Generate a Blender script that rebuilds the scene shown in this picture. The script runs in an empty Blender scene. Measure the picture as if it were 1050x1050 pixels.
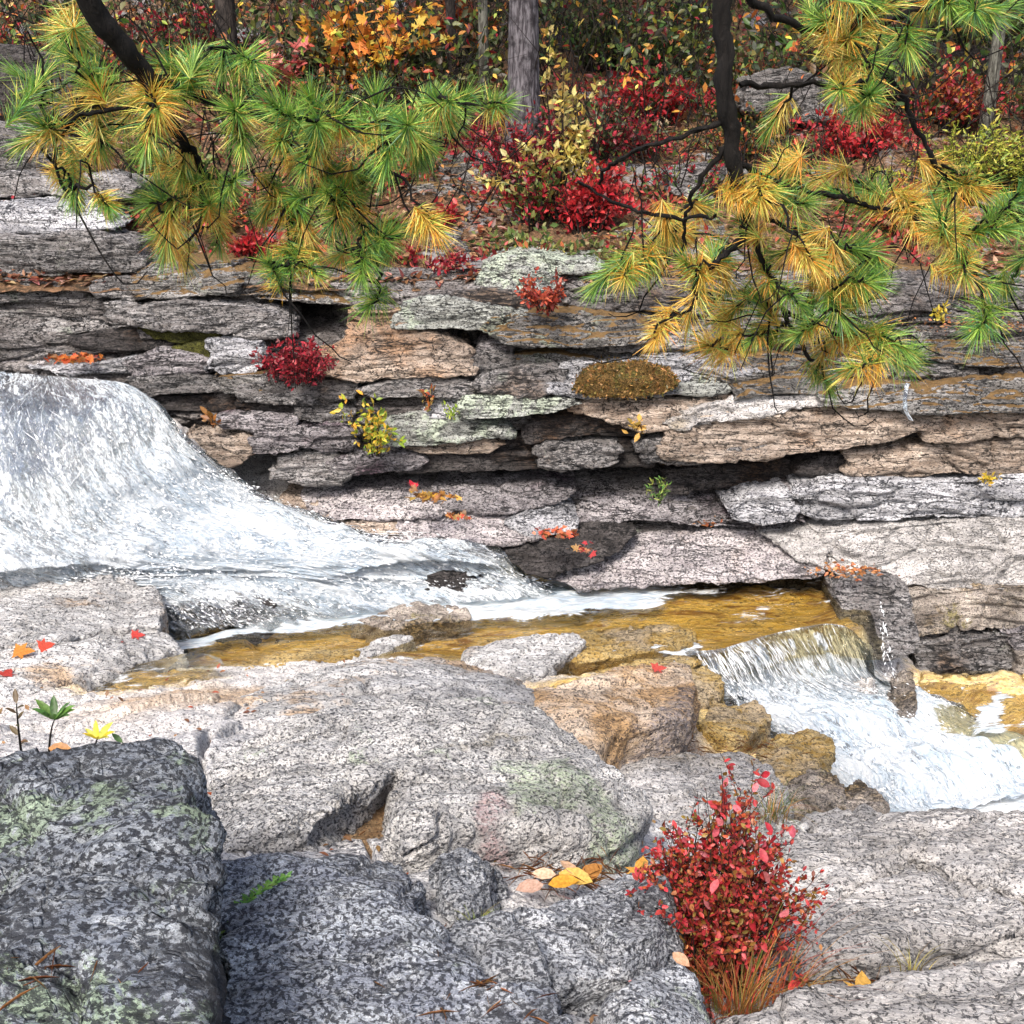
import bpy, math, random
import numpy as np
from mathutils import Vector
RNG = np.random.default_rng(11)
random.seed(11)
S = bpy.context.scene
COL = S.collection
# ------------------------------------------------------------------ camera
PITCH = math.radians(20.7); FPX = 1126.0; CAMZ = 1.65
_f = np.array([0, math.cos(PITCH), -math.sin(PITCH)]); _u = np.array([0, math.sin(PITCH), math.cos(PITCH)])
def ray(px, py):
    return _f + (px-525)/FPX*np.array([1., 0, 0]) + (525-py)/FPX*_u
def at_y(px, py, Y):
    r = ray(px, py); return np.array([0, 0, CAMZ]) + r*(Y/r[1])
def at_z(px, py, z):
    r = ray(px, py); return np.array([0, 0, CAMZ]) + r*((z-CAMZ)/r[2])
cam = bpy.data.objects.new('camera', bpy.data.cameras.new('camera')); COL.objects.link(cam)
cam.location = (0, 0, CAMZ); cam.rotation_euler = (math.pi/2-PITCH, 0, 0)
cam.data.sensor_width = 36; cam.data.lens = 36*FPX/1050; cam.data.clip_end = 500; cam.data.clip_start = .05
S.camera = cam
# ------------------------------------------------------------------ numpy noise
def _hash(ix, iy, iz, seed):
    h = (ix*374761393 + iy*668265263 + iz*2147483647*7 + seed*144665) & 0xffffffff
    h = ((h ^ (h >> 13))*1274126177) & 0xffffffff
    h = (h ^ (h >> 16))*2246822519 & 0xffffffff
    return h ^ (h >> 15)
_g = np.array([(1,1,0),(-1,1,0),(1,-1,0),(-1,-1,0),(1,0,1),(-1,0,1),(1,0,-1),(-1,0,-1),(0,1,1),(0,-1,1),(0,1,-1),(0,-1,-1)], float)
def pnoise(P, seed=0):
    P = np.asarray(P, float); i = np.floor(P).astype(np.int64); f = P-i
    w = f*f*f*(f*(f*6-15)+10); out = np.zeros(len(P))
    for dx in (0, 1):
        for dy in (0, 1):
            for dz in (0, 1):
                g = _g[_hash(i[:,0]+dx, i[:,1]+dy, i[:,2]+dz, seed) % 12]
                d = (g*(f-np.array([dx, dy, dz]))).sum(1)
                out += d*(w[:,0] if dx else 1-w[:,0])*(w[:,1] if dy else 1-w[:,1])*(w[:,2] if dz else 1-w[:,2])
    return out
def fbm(P, oct=4, seed=0, gain=.5):
    P = np.asarray(P, float); o = np.zeros(len(P)); a = 1.
    for k in range(oct):
        o += a*pnoise(P, seed+k*17); P = P*2.03+5.3; a *= gain
    return o
def worley(P, seed=0):
    """cell random in [-1,1] and F2-F1 of a jittered 3-D grid"""
    P = np.asarray(P, float); i = np.floor(P).astype(np.int64); n = len(P); b1 = np.full(n, 9.); b2 = np.full(n, 9.); c = np.zeros(n)
    for dx in (-1, 0, 1):
        for dy in (-1, 0, 1):
            for dz in (-1, 0, 1):
                q = i+np.array([dx, dy, dz]); h = _hash(q[:,0], q[:,1], q[:,2], seed)
                o = np.stack([(h & 255)/255., (h >> 8 & 255)/255., (h >> 16 & 255)/255.], 1)*.9+.05
                d = ((q+o-P)**2).sum(1); m = d < b1
                b2 = np.where(m, b1, np.minimum(b2, d)); c = np.where(m, (h >> 24 & 255)/127.5-1, c); b1 = np.where(m, d, b1)
    return c, np.sqrt(b2)-np.sqrt(b1)
def sstep(a, b, x):
    t = np.clip((x-a)/(b-a), 0, 1); return t*t*(3-2*t)
def poly_dist(P, poly):
    """signed distance (positive inside) of 2-D points to a polygon"""
    P = np.asarray(P, float)[:, :2]; Q = np.asarray(poly, float)[:, :2]; n = len(Q)
    d = np.full(len(P), 1e9); ins = np.zeros(len(P), bool)
    for i in range(n):
        a, b = Q[i], Q[(i+1) % n]; e = b-a; w = P-a
        t = np.clip((w@e)/max(e@e, 1e-12), 0, 1)
        d = np.minimum(d, np.hypot(*(w-np.outer(t, e)).T))
        c = (a[1] > P[:,1]) != (b[1] > P[:,1])
        xi = a[0]+(P[:,1]-a[1])/(b[1]-a[1]+1e-15)*(b[0]-a[0])
        ins ^= c & (P[:,0] < xi)
    return np.where(ins, d, -d)
# ------------------------------------------------------------------ objects
def tag(o, label=None, cat=None, group=None, kind=None):
    if label: o['label'] = label
    if cat: o['category'] = cat
    if group: o['group'] = group
    if kind: o['kind'] = kind
    return o
def empty(name, loc, label, cat, group=None):
    o = bpy.data.objects.new(name, None); COL.objects.link(o); o.location = [float(c) for c in loc]
    o.empty_display_size = .1
    return tag(o, label, cat, group)
def link(name, me, mats, parent=None):
    for m in (mats if isinstance(mats, (list, tuple)) else [mats]): me.materials.append(m)
    o = bpy.data.objects.new(name, me); COL.objects.link(o)
    if parent is not None:
        o.parent = parent; o.matrix_parent_inverse.identity()
    return o
def rawmesh(name, V, F, cols=None, uv=None, smooth=True, attrs=None, fmat=None):
    V = np.asarray(V, np.float32); F = np.asarray(F, np.int32); k = F.shape[1]
    me = bpy.data.meshes.new(name)
    me.vertices.add(len(V)); me.vertices.foreach_set('co', V.ravel())
    me.loops.add(F.size); me.loops.foreach_set('vertex_index', F.ravel())
    me.polygons.add(len(F)); me.polygons.foreach_set('loop_start', np.arange(0, F.size, k, dtype=np.int32))
    try: me.polygons.foreach_set('loop_total', np.full(len(F), k, np.int32))
    except Exception: pass
    if smooth: me.polygons.foreach_set('use_smooth', np.ones(len(F), bool))
    if fmat is not None: me.polygons.foreach_set('material_index', np.asarray(fmat, np.int32))
    me.update(calc_edges=True)
    if cols is not None:
        c = np.ones((len(V), 4), np.float32); c[:, :3] = cols
        a = me.attributes.new('tint', 'FLOAT_COLOR', 'POINT'); a.data.foreach_set('color', c.ravel())
    if attrs:
        for nm, val in attrs.items():
            a = me.attributes.new(nm, 'FLOAT', 'POINT'); a.data.foreach_set('value', np.asarray(val, np.float32))
    if uv is not None:
        l = me.uv_layers.new(name='UVMap'); l.data.foreach_set('uv', np.asarray(uv, np.float32)[F.ravel()].ravel())
    return me
def grid_faces(nr, nc):
    i = np.arange(nr*nc).reshape(nr, nc)
    return np.stack([i[:-1,:-1], i[:-1,1:], i[1:,1:], i[1:,:-1]], -1).reshape(-1, 4)
class MB:
    """collects shapes, links them as one mesh object"""
    def __init__(s): s.V = []; s.F = []; s.C = []; s.M = []; s.n = 0
    def add(s, V, F, col=(1, 1, 1), m=0):
        V = np.asarray(V, float); F = np.asarray(F, int)
        if F.shape[1] == 3: F = np.concatenate([F, F[:, 2:3]], 1)
        s.V.append(V); s.F.append(F+s.n); s.n += len(V); s.M.append(np.full(len(F), m))
        s.C.append(np.broadcast_to(np.asarray(col, float), (len(V), 3)))
    def tube(s, pts, rad, k=6, col=(1, 1, 1), m=0, wob=0):
        pts = np.asarray(pts, float); n = len(pts); rad = np.broadcast_to(rad, n)
        t = np.gradient(pts, axis=0); t /= np.linalg.norm(t, axis=1)[:, None]+1e-9
        up = np.array([0.13, .31, 1.]) if abs(t[:, 2]).mean() < .8 else np.array([1., .2, .1])
        a = np.cross(t, up); a /= np.linalg.norm(a, axis=1)[:, None]+1e-9; b = np.cross(t, a)
        th = np.linspace(0, 2*np.pi, k, endpoint=False)
        V = pts[:, None]+rad[:, None, None]*(a[:, None]*np.cos(th)[None, :, None]+b[:, None]*np.sin(th)[None, :, None])
        V = V.reshape(-1, 3)
        if wob: V = V+np.random.default_rng(len(V)).normal(0, wob, V.shape)
        i = np.arange(n*k).reshape(n, k); j = np.roll(i, -1, 1)
        F = np.stack([i[:-1], j[:-1], j[1:], i[1:]], -1).reshape(-1, 4)
        e = np.array([[i[-1, 0], i[-1, q], i[-1, q+1], i[-1, q+1]] for q in range(1, k-1)])
        s.add(V, np.concatenate([F, e]), col, m)
    def build(s, name, mats, parent=None, smooth=True, org=None):
        V = np.concatenate(s.V); F = np.concatenate(s.F); M = np.concatenate(s.M)
        if org is not None: V = V-np.asarray(org, float)
        tri = F[:, 2] == F[:, 3]
        me = bpy.data.meshes.new(name)
        me.vertices.add(len(V)); me.vertices.foreach_set('co', V.astype(np.float32).ravel())
        cnt = np.where(tri, 3, 4); st = np.concatenate([[0], np.cumsum(cnt)[:-1]])
        mask = np.ones(F.shape, bool); mask[tri, 3] = False
        idx = F[mask]
        me.loops.add(len(idx)); me.loops.foreach_set('vertex_index', idx.astype(np.int32))
        me.polygons.add(len(F)); me.polygons.foreach_set('loop_start', st.astype(np.int32))
        me.polygons.foreach_set('material_index', M.astype(np.int32))
        if smooth: me.polygons.foreach_set('use_smooth', np.ones(len(F), bool))
        me.update(calc_edges=True)
        c = np.ones((len(V), 4), np.float32); c[:, :3] = np.concatenate(s.C)
        a = me.attributes.new('tint', 'FLOAT_COLOR', 'POINT'); a.data.foreach_set('color', c.ravel())
        return link(name, me, mats, parent)
# leaf shapes (x across, y along, z up)
LEAF = (np.array([(0,0,0),(-.24,.38,.07),(.24,.38,.07),(0,.45,0),(0,1,-.06),(-.17,.7,.04),(.17,.7,.04)]),
        np.array([(0,3,1),(0,2,3),(1,3,5),(3,2,6),(3,4,5),(3,6,4)]))
OVAL = (np.array([(0,0,0),(-.2,.2,.03),(-.27,.5,.05),(-.17,.8,.03),(0,1,-.05),(.17,.8,.03),(.27,.5,.05),(.2,.2,.03),(0,.5,-.02)]),
        np.array([(8,0,1),(8,1,2),(8,2,3),(8,3,4),(8,4,5),(8,5,6),(8,6,7),(8,7,0)])[:, [0, 2, 1]])
_ma = [(0,0),(-.25,.05),(-.52,.02),(-.33,.28),(-.6,.55),(-.24,.52),(-.22,.72),(0,1.05),(.22,.72),(.24,.52),(.6,.55),(.33,.28),(.52,.02),(.25,.05)]
MAPLE = (np.array([(0,.36,-.03)]+[(x,y,.08*abs(x)+.04*math.sin(9*y)) for x, y in _ma]), np.array([(0,(i+1) % 14+1,i+1) for i in range(14)]))
def orient(d, n):
    d = d/(np.linalg.norm(d, axis=1)[:, None]+1e-9)
    x = np.cross(d, n); x /= np.linalg.norm(x, axis=1)[:, None]+1e-9
    z = np.cross(x, d); return np.stack([x, d, z], 2)
def leaves(mb, tpl, P, D, N, size, cols, m=0, wid=1.):
    T, F = tpl; T = T*np.array([wid, 1, 1]); P = np.asarray(P, float); n = len(P); R = orient(np.asarray(D, float), np.asarray(N, float))
    V = P[:, None]+np.einsum('nij,vj->nvi', R, T)*np.broadcast_to(size, n)[:, None, None]
    FF = (F[None]+(np.arange(n)*len(T))[:, None, None]).reshape(-1, F.shape[1])
    mb.add(V.reshape(-1, 3), FF, np.repeat(np.broadcast_to(cols, (n, 3)), len(T), 0), m)
def pick(pal, n, rng=RNG, jit=.18):
    pal = np.asarray(pal, float); c = pal[rng.integers(0, len(pal), n)]
    return np.clip(c*(1+rng.normal(0, jit, (n, 1)))*(1+rng.normal(0, jit*.35, (n, 3))), .003, .95)
def rvec(n, rng=RNG):
    v = rng.normal(size=(n, 3)); return v/np.linalg.norm(v, axis=1)[:, None]
# ------------------------------------------------------------------ materials
class NT:
    def __init__(s, name):
        s.m = bpy.data.materials.new(name); s.m.use_nodes = True; s.t = s.m.node_tree; s.t.nodes.clear()
        s.out = s.n('ShaderNodeOutputMaterial')
    def n(s, typ, **kw):
        x = s.t.nodes.new(typ)
        for k, v in kw.items(): setattr(x, k, v)
        return x
    def l(s, a, b): s.t.links.new(a, b)
    def put(s, sock, v):
        if hasattr(v, 'links') or isinstance(v, bpy.types.NodeSocket): s.l(v, sock)
        elif isinstance(v, (tuple, list)) and len(v) == 3 and sock.type == 'RGBA': sock.default_value = (*v, 1)
        else: sock.default_value = v
    def noise(s, vec, scale, detail=6, rough=.6, dist=0.):
        x = s.n('ShaderNodeTexNoise'); s.put(x.inputs['Scale'], scale); s.put(x.inputs['Detail'], detail); s.put(x.inputs['Roughness'], rough); s.put(x.inputs['Distortion'], dist)
        s.l(vec, x.inputs['Vector']); return x.outputs['Fac']
    def map(s, vec, scale=(1,1,1), rot=(0,0,0), loc=(0,0,0)):
        x = s.n('ShaderNodeMapping'); x.inputs['Scale'].default_value = scale; x.inputs['Rotation'].default_value = rot; x.inputs['Location'].default_value = loc
        s.l(vec, x.inputs['Vector']); return x.outputs[0]
    def step(s, v, a, b, lo=0., hi=1.):
        x = s.n('ShaderNodeMapRange', interpolation_type='SMOOTHSTEP'); s.put(x.inputs['Value'], v); x.inputs['From Min'].default_value = a; x.inputs['From Max'].default_value = b
        x.inputs['To Min'].default_value = lo; x.inputs['To Max'].default_value = hi; return x.outputs[0]
    def math(s, op, a, b=0., c=0.):
        x = s.n('ShaderNodeMath', operation=op); s.put(x.inputs[0], a); s.put(x.inputs[1], b); s.put(x.inputs[2], c); return x.outputs[0]
    def mix(s, f, a, b, mode='MIX'):
        x = s.n('ShaderNodeMix', data_type='RGBA', blend_type=mode); s.put(x.inputs[0], f); s.put(x.inputs[6], a); s.put(x.inputs[7], b); return x.outputs[2]
    def attr(s, name): return s.n('ShaderNodeAttribute', attribute_name=name)
    def bump(s, h, dist, strength=1., normal=None):
        x = s.n('ShaderNodeBump'); s.l(h, x.inputs['Height']); x.inputs['Distance'].default_value = dist; x.inputs['Strength'].default_value = strength
        if normal: s.l(normal, x.inputs['Normal'])
        return x.outputs[0]
    def bsdf(s, col, rough, normal=None, **kw):
        x = s.n('ShaderNodeBsdfPrincipled'); s.put(x.inputs['Base Color'], col); s.put(x.inputs['Roughness'], rough)
        for k, v in kw.items(): s.put(x.inputs[k], v)
        if normal: s.l(normal, x.inputs['Normal'])
        return x.outputs[0]
    def done(s, sh): s.l(sh, s.out.inputs['Surface']); return s.m
def rock_mat(name, light, mid, dark, dark_amt=.5, lichen=None, lichen_amt=0., stain=None, stain_amt=0., sc=1., stretch=(1,1,1), rot=(0,0,0),
             top=None, top_amt=0., rough=.75, bump=.012, spec=.35, grain=1., speck=.6, lam=0., ls=((1.3,1.3,17),(2.2,2.2,3.4)), bigw=.18):
    t = NT(name); pos = t.n('ShaderNodeNewGeometry').outputs['Position']
    p = t.map(pos, stretch, rot)
    big = t.noise(pos, 1.7*sc, 4, .6); a = t.noise(p, 7*sc, 9, .74, .25); b = t.noise(p, 30*sc, 8, .74, .15); g = t.noise(p, 120*sc, 4, .7); q = t.noise(t.map(pos, (1, 1, 1.6), loc=(5, 2, 9)), 66*sc, 3, .65)
    col = t.mix(t.step(t.math('ADD', t.math('MULTIPLY', a, .6), t.math('MULTIPLY', b, .4)), .44, .56), mid, light)
    if stain: col = t.mix(t.math('MULTIPLY', t.step(t.math('ADD', t.math('MULTIPLY', big, .7), t.math('MULTIPLY', a, .3)), .62-.25*stain_amt, .70-.2*stain_amt), .85), col, stain)
    if lichen:
        le = t.noise(t.map(pos, loc=(3.1, 7.7, 1.3)), 2.6*sc, 10, .76, .5)
        col = t.mix(t.math('MULTIPLY', t.step(le, .62-.2*lichen_amt, .67-.2*lichen_amt), .85), col, lichen)
    sp = t.attr('spot'); col = t.mix(t.math('MULTIPLY', t.attr('spot_mask').outputs['Fac'], t.step(b, .42, .54, .1, .85)), col, sp.outputs['Color'])
    # dark mottling: fractal islands, denser where the big noise is high, and a finer speckle
    dk = t.math('ADD', t.math('MULTIPLY', b, .5), t.math('ADD', t.math('MULTIPLY', a, .5-bigw), t.math('MULTIPLY', big, bigw)))
    thr = .62-.17*dark_amt
    f = t.math('MAXIMUM', t.step(dk, thr-.02, thr+.045), t.math('MULTIPLY', t.step(q, .63-.14*speck, .67-.14*speck), .92))
    col = t.mix(t.math('MULTIPLY', f, .93), col, dark)
    hh = None
    if lam:
        ln = t.noise(t.map(pos, ls[0], (.02, .03, rot[2])), 1.6, 5, .55, .3); l2 = t.noise(t.map(pos, ls[1], (0, .3, 0)), 1.5, 4, .6, .5)
        k = t.math('MULTIPLY', t.math('SUBTRACT', 1., t.step(t.math('ABSOLUTE', t.math('SUBTRACT', ln, .5)), .004, .02)), t.step(a, .4, .55))
        k2 = t.math('SUBTRACT', 1., t.step(t.math('ABSOLUTE', t.math('SUBTRACT', l2, .5)), .002, .009))
        hh = t.math('MAXIMUM', k, k2); col = t.mix(t.math('MULTIPLY', hh, lam), col, tuple(c*.6 for c in dark))
    b2 = t.noise(t.map(pos, (1, 1, 2.2 if lam else 1), loc=(9, 4, 2)), 1.15*sc, 6, .66, .4)
    gv = t.math('MULTIPLY', t.step(g, .3, .7, 1-.45*grain, 1+.4*grain), t.step(b2, .38, .62, .68, 1.16))
    gg = t.n('ShaderNodeCombineColor'); [t.l(gv, gg.inputs[i]) for i in range(3)]
    col = t.mix(1., col, gg.outputs[0], 'MULTIPLY')
    if top:
        nz = t.n('ShaderNodeSeparateXYZ'); t.l(t.n('ShaderNodeNewGeometry').outputs['Normal'], nz.inputs[0])
        tn = t.noise(pos, 9, 8, .78)
        f2 = t.step(t.math('ADD', t.math('MULTIPLY', nz.outputs[2], .55), tn), 1.12-.4*top_amt, 1.2-.4*top_amt)
        tc = t.mix(t.noise(pos, 55, 5, .75), tuple(c*1.7 for c in top), tuple(c*.15 for c in top))
        col = t.mix(f2, col, tc)
    h = t.math('ADD', t.math('MULTIPLY', b, .6), t.math('ADD', t.math('MULTIPLY', q, .25), t.math('MULTIPLY', a, .7)))
    if hh: h = t.math('SUBTRACT', h, t.math('MULTIPLY', hh, .5))
    return t.done(t.bsdf(col, rough, t.bump(h, bump*2.6, 1.), **{'Specular IOR Level': spec}))
def leaf_mat(name, rough=.45, trans=.35, spec=.4):
    t = NT(name); c = t.attr('tint').outputs['Color']
    pos = t.n('ShaderNodeNewGeometry').outputs['Position']
    c2 = t.mix(t.step(t.noise(pos, 130, 3, .6), .3, .7), t.mix(1., c, (.62, .6, .55), 'MULTIPLY'), c)
    x = t.n('ShaderNodeBsdfTranslucent'); t.l(c2, x.inputs[0])
    m = t.n('ShaderNodeMixShader'); m.inputs[0].default_value = trans
    t.l(t.bsdf(c2, rough, **{'Specular IOR Level': spec}), m.inputs[1]); t.l(x.outputs[0], m.inputs[2])
    return t.done(m.outputs[0])
def bark_mat(name, a, b, sc=1., stretch=(1, 1, .18)):
    t = NT(name); pos = t.n('ShaderNodeNewGeometry').outputs['Position']; p = t.map(pos, stretch)
    n = t.noise(p, 40*sc, 7, .7, .6); n2 = t.noise(pos, 9*sc, 4)
    col = t.mix(t.step(n, .38, .62), a, b); col = t.mix(t.step(n2, .45, .7), col, tuple(x*.6 for x in b))
    return t.done(t.bsdf(col, .85, t.bump(n, .02, 1.), **{'Specular IOR Level': .2}))
# ------------------------------------------------------------------ rock materials
M = {}
M['near'] = rock_mat('gneiss_near', (.86,.84,.82), (.53,.52,.52), (.035,.037,.045), .38, (.45,.52,.4), .1, sc=1.5, stretch=(1,2.3,1.6), rot=(0,0,.45), bump=.012, grain=.9, spec=.3, speck=.72, bigw=.25, lam=.28, ls=((1.1,3.6,2.5),(2.2,2.4,2.6)))
M['near2'] = rock_mat('gneiss_speckled', (.76,.78,.82), (.34,.36,.4), (.025,.028,.04), .5, (.42,.48,.38), .08, sc=1.5, stretch=(1,2.1,1.6), rot=(0,0,.45), bump=.013, grain=.9, spec=.3, speck=.92, bigw=.3, lam=.28, ls=((1.1,3.6,2.5),(2.2,2.4,2.6)))
M['block'] = rock_mat('gneiss_dark_block', (.69,.74,.8), (.28,.315,.38), (.016,.018,.028), .56, (.45,.58,.4), .5, sc=1.2, stretch=(1,2.3,1.7), rot=(0,0,-.5), bump=.015, grain=.9, speck=.95, bigw=.42, lam=.28, ls=((1.1,3.6,2.5),(2.2,2.4,2.6)))
M['wet'] = rock_mat('gneiss_dark', (.69,.73,.79), (.29,.315,.38), (.022,.024,.035), .52, (.36,.42,.34), .1, sc=1.4, stretch=(1,2.2,1.5), rot=(0,0,.5), bump=.014, grain=.9, rough=.6, speck=.95, bigw=.36, lam=.28, ls=((1.1,3.6,2.5),(2.2,2.4,2.6)))
M['white'] = rock_mat('gneiss_white', (.8,.79,.785), (.53,.52,.515), (.05,.05,.06), .34, stain=(.58,.4,.24), stain_amt=.35, sc=1., stretch=(.7,2.8,2.4), rot=(0,0,.3), bump=.012, grain=.6, speck=.55, lam=.3, ls=((.9,4,3),(1.8,2.2,2.4)))
M['tan'] = rock_mat('gneiss_tan', (.82,.68,.54), (.6,.46,.34), (.055,.042,.038), .42, stain=(.52,.31,.13), stain_amt=.6, sc=1.1, stretch=(.8,2.8,2.2), rot=(0,0,-.5), bump=.012, grain=.7, speck=.55, lam=.3, ls=((.9,4,3),(1.8,2.2,2.4)))
M['slab'] = rock_mat('gneiss_grey_slab', (.76,.73,.71), (.47,.45,.44), (.05,.05,.055), .4, stain=(.52,.44,.33), stain_amt=.2, sc=1.2, stretch=(.7,3.2,2.6), rot=(0,0,.25), bump=.009, grain=.7, speck=.6, lam=.3, ls=((.9,4,3),(1.8,2.2,2.4)))
W = dict(lam=.9, grain=.8)
M['grey'] = rock_mat('ledge_grey', (.58,.56,.555), (.19,.175,.17), (.011,.011,.013), .66, (.42,.45,.38), .15, (.3,.2,.13), .25, sc=.8, stretch=(1,1,3.4), bump=.02, speck=.6, **W)
M['blue'] = rock_mat('ledge_pale_blue', (.7,.7,.73), (.32,.32,.34), (.025,.028,.038), .5, sc=.85, stretch=(1,1,2.6), bump=.016, speck=.6, **W)
M['lilac'] = rock_mat('ledge_lilac', (.58,.545,.56), (.22,.2,.21), (.012,.011,.014), .61, stain=(.14,.06,.1), stain_amt=.42, sc=.85, stretch=(1,1,2.8), bump=.018, speck=.65, **W)
M['cliff'] = rock_mat('ledge_strata', (.46,.43,.42), (.14,.125,.12), (.01,.009,.01), .62, (.4,.43,.36), .1, (.2,.12,.07), .3, sc=.85, stretch=(1,1,3.6), bump=.02, speck=.6, **W)
M['puddle'] = rock_mat('wet_brown_silt', (.36,.24,.13), (.17,.1,.05), (.03,.02,.012), .45, sc=1.8, bump=.004, rough=.3, spec=.5, grain=.8, speck=.5)
M['pink'] = rock_mat('ledge_pale_pink', (.72,.67,.67), (.42,.38,.39), (.03,.028,.032), .42, stain=(.5,.4,.36), stain_amt=.3, sc=.95, stretch=(1,1.6,2.4), bump=.016, speck=.7, lam=.7, grain=.8)
M['tanledge'] = rock_mat('ledge_tan', (.66,.55,.46), (.33,.255,.2), (.028,.022,.018), .52, stain=(.5,.29,.16), stain_amt=.4, sc=.8, stretch=(1,1,3.6), bump=.016, speck=.4, **W)
M['dark'] = rock_mat('ledge_dark', (.2,.18,.175), (.06,.052,.05), (.009,.008,.009), .66, stain=(.13,.07,.035), stain_amt=.45, sc=.85, stretch=(1,1,3.8), bump=.022, speck=.65, **W)
M['moss'] = rock_mat('ledge_mossy', (.55,.535,.52), (.17,.16,.15), (.011,.011,.011), .62, (.42,.46,.36), .25, (.2,.12,.06), .3, sc=.85, stretch=(1,1,2.8), top=(.2,.12,.045), top_amt=.62, bump=.018, speck=.6, **W)
M['lichen'] = rock_mat('ledge_lichened', (.52,.54,.5), (.24,.245,.23), (.018,.018,.018), .52, (.5,.57,.45), .6, sc=.9, stretch=(1,1,2.2), bump=.018, speck=.6, **W)
M['brownmoss'] = rock_mat('moss_cushion', (.34,.2,.07), (.14,.09,.03), (.02,.016,.01), .6, (.19,.17,.05), .4, (.34,.16,.05), .5, sc=2.2, bump=.03, grain=1.1, rough=.95, spec=.1, speck=.8)
M['greenmoss'] = rock_mat('green_moss', (.16,.16,.04), (.06,.06,.022), (.012,.012,.008), .55, sc=2., bump=.02, grain=1.1, rough=.95, spec=.1, speck=.7)
M['gold'] = rock_mat('gneiss_algae_gold', (.62,.47,.22), (.36,.23,.06), (.05,.035,.02), .48, stain=(.55,.45,.32), stain_amt=.45, sc=1., stretch=(.8,3,2), rot=(0,0,.2), bump=.012, grain=.7, rough=.45, speck=.6)
M['golddark'] = rock_mat('gneiss_algae_brown', (.4,.25,.07), (.16,.09,.03), (.02,.015,.012), .6, sc=1., stretch=(.8,3,2), bump=.012, grain=.7, rough=.45, speck=.6)
M['cluster'] = rock_mat('gneiss_brown', (.62,.55,.48), (.27,.23,.2), (.02,.018,.018), .58, (.3,.26,.1), .25, (.4,.27,.1), .4, sc=1.3, stretch=(1,1.6,1.8), bump=.014, speck=.6, bigw=.36)
# ------------------------------------------------------------------ rock builder: rough prism -> voxel remesh -> smooth -> strata and crack relief
def finish_rock(name, rings, mats, label, cat, group, voxel, smooth, relief, dents=(), parent=None, kind=None, spots=()):
    n = len(rings[0]); V = np.concatenate(rings); F = [tuple(range(n))]
    for k in range(len(rings)-1):
        F += [(k*n+i, (k+1)*n+i, (k+1)*n+(i+1) % n, k*n+(i+1) % n) for i in range(n)]
    F.append(tuple(reversed(range((len(rings)-1)*n, len(rings)*n))))
    me = bpy.data.meshes.new(name); me.from_pydata(V.tolist(), [], F); me.update()
    import bmesh
    bm = bmesh.new(); bm.from_mesh(me); bmesh.ops.recalc_face_normals(bm, faces=bm.faces); bmesh.ops.triangulate(bm, faces=bm.faces); bm.to_mesh(me); bm.free()
    o = bpy.data.objects.new('tmp', me); COL.objects.link(o)
    r = o.modifiers.new('r', 'REMESH'); r.mode = 'VOXEL'; r.voxel_size = voxel; r.adaptivity = 0
    if smooth:
        s = o.modifiers.new('s', 'SMOOTH'); s.factor = .5; s.iterations = smooth
    dg = bpy.context.evaluated_depsgraph_get(); dg.update()
    me2 = bpy.data.meshes.new_from_object(o.evaluated_get(dg)); bpy.data.objects.remove(o); bpy.data.meshes.remove(me)
    me2.name = name
    nv = len(me2.vertices); co = np.empty(nv*3, np.float32); me2.vertices.foreach_get('co', co); co = co.reshape(-1, 3).astype(float)
    for it in range(1):
        no = np.empty(nv*3, np.float32); me2.vertices.foreach_get('normal', no); no = no.reshape(-1, 3)
        co = co+no*relief(co, no)[:, None]
    for dn in dents:
        poly, depth, edge = dn; d = poly_dist(co, poly)
        co[:, 2] -= np.where(no[:, 2] > -.2, 1, 0)*depth*sstep(0, edge, d)*(1+.25*fbm(co*9, 3, 5))
    if spots:
        sc = np.zeros((nv, 4), np.float32)
        for poly, col_, ed in spots:
            f = sstep(-ed, ed, poly_dist(co, poly)+ed*1.6*fbm(co*12, 3, 15))[:, None]; sc[:, :3] = sc[:, :3]*(1-f)+np.array(col_)*f; sc[:, 3:] = np.maximum(sc[:, 3:], f)
        at = me2.attributes.new('spot', 'FLOAT_COLOR', 'POINT'); at.data.foreach_set('color', sc.ravel()); at = me2.attributes.new('spot_mask', 'FLOAT', 'POINT'); at.data.foreach_set('value', np.ascontiguousarray(sc[:, 3]))
    org = np.array([co[:, 0].mean(), co[:, 1].mean(), co[:, 2].min()])
    me2.vertices.foreach_set('co', (co-org).astype(np.float32).ravel()); me2.update(); me2.shade_smooth()
    o = link(name, me2, mats, parent); o.location = org
    return tag(o, label, cat, group, kind or 'thing')
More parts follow.
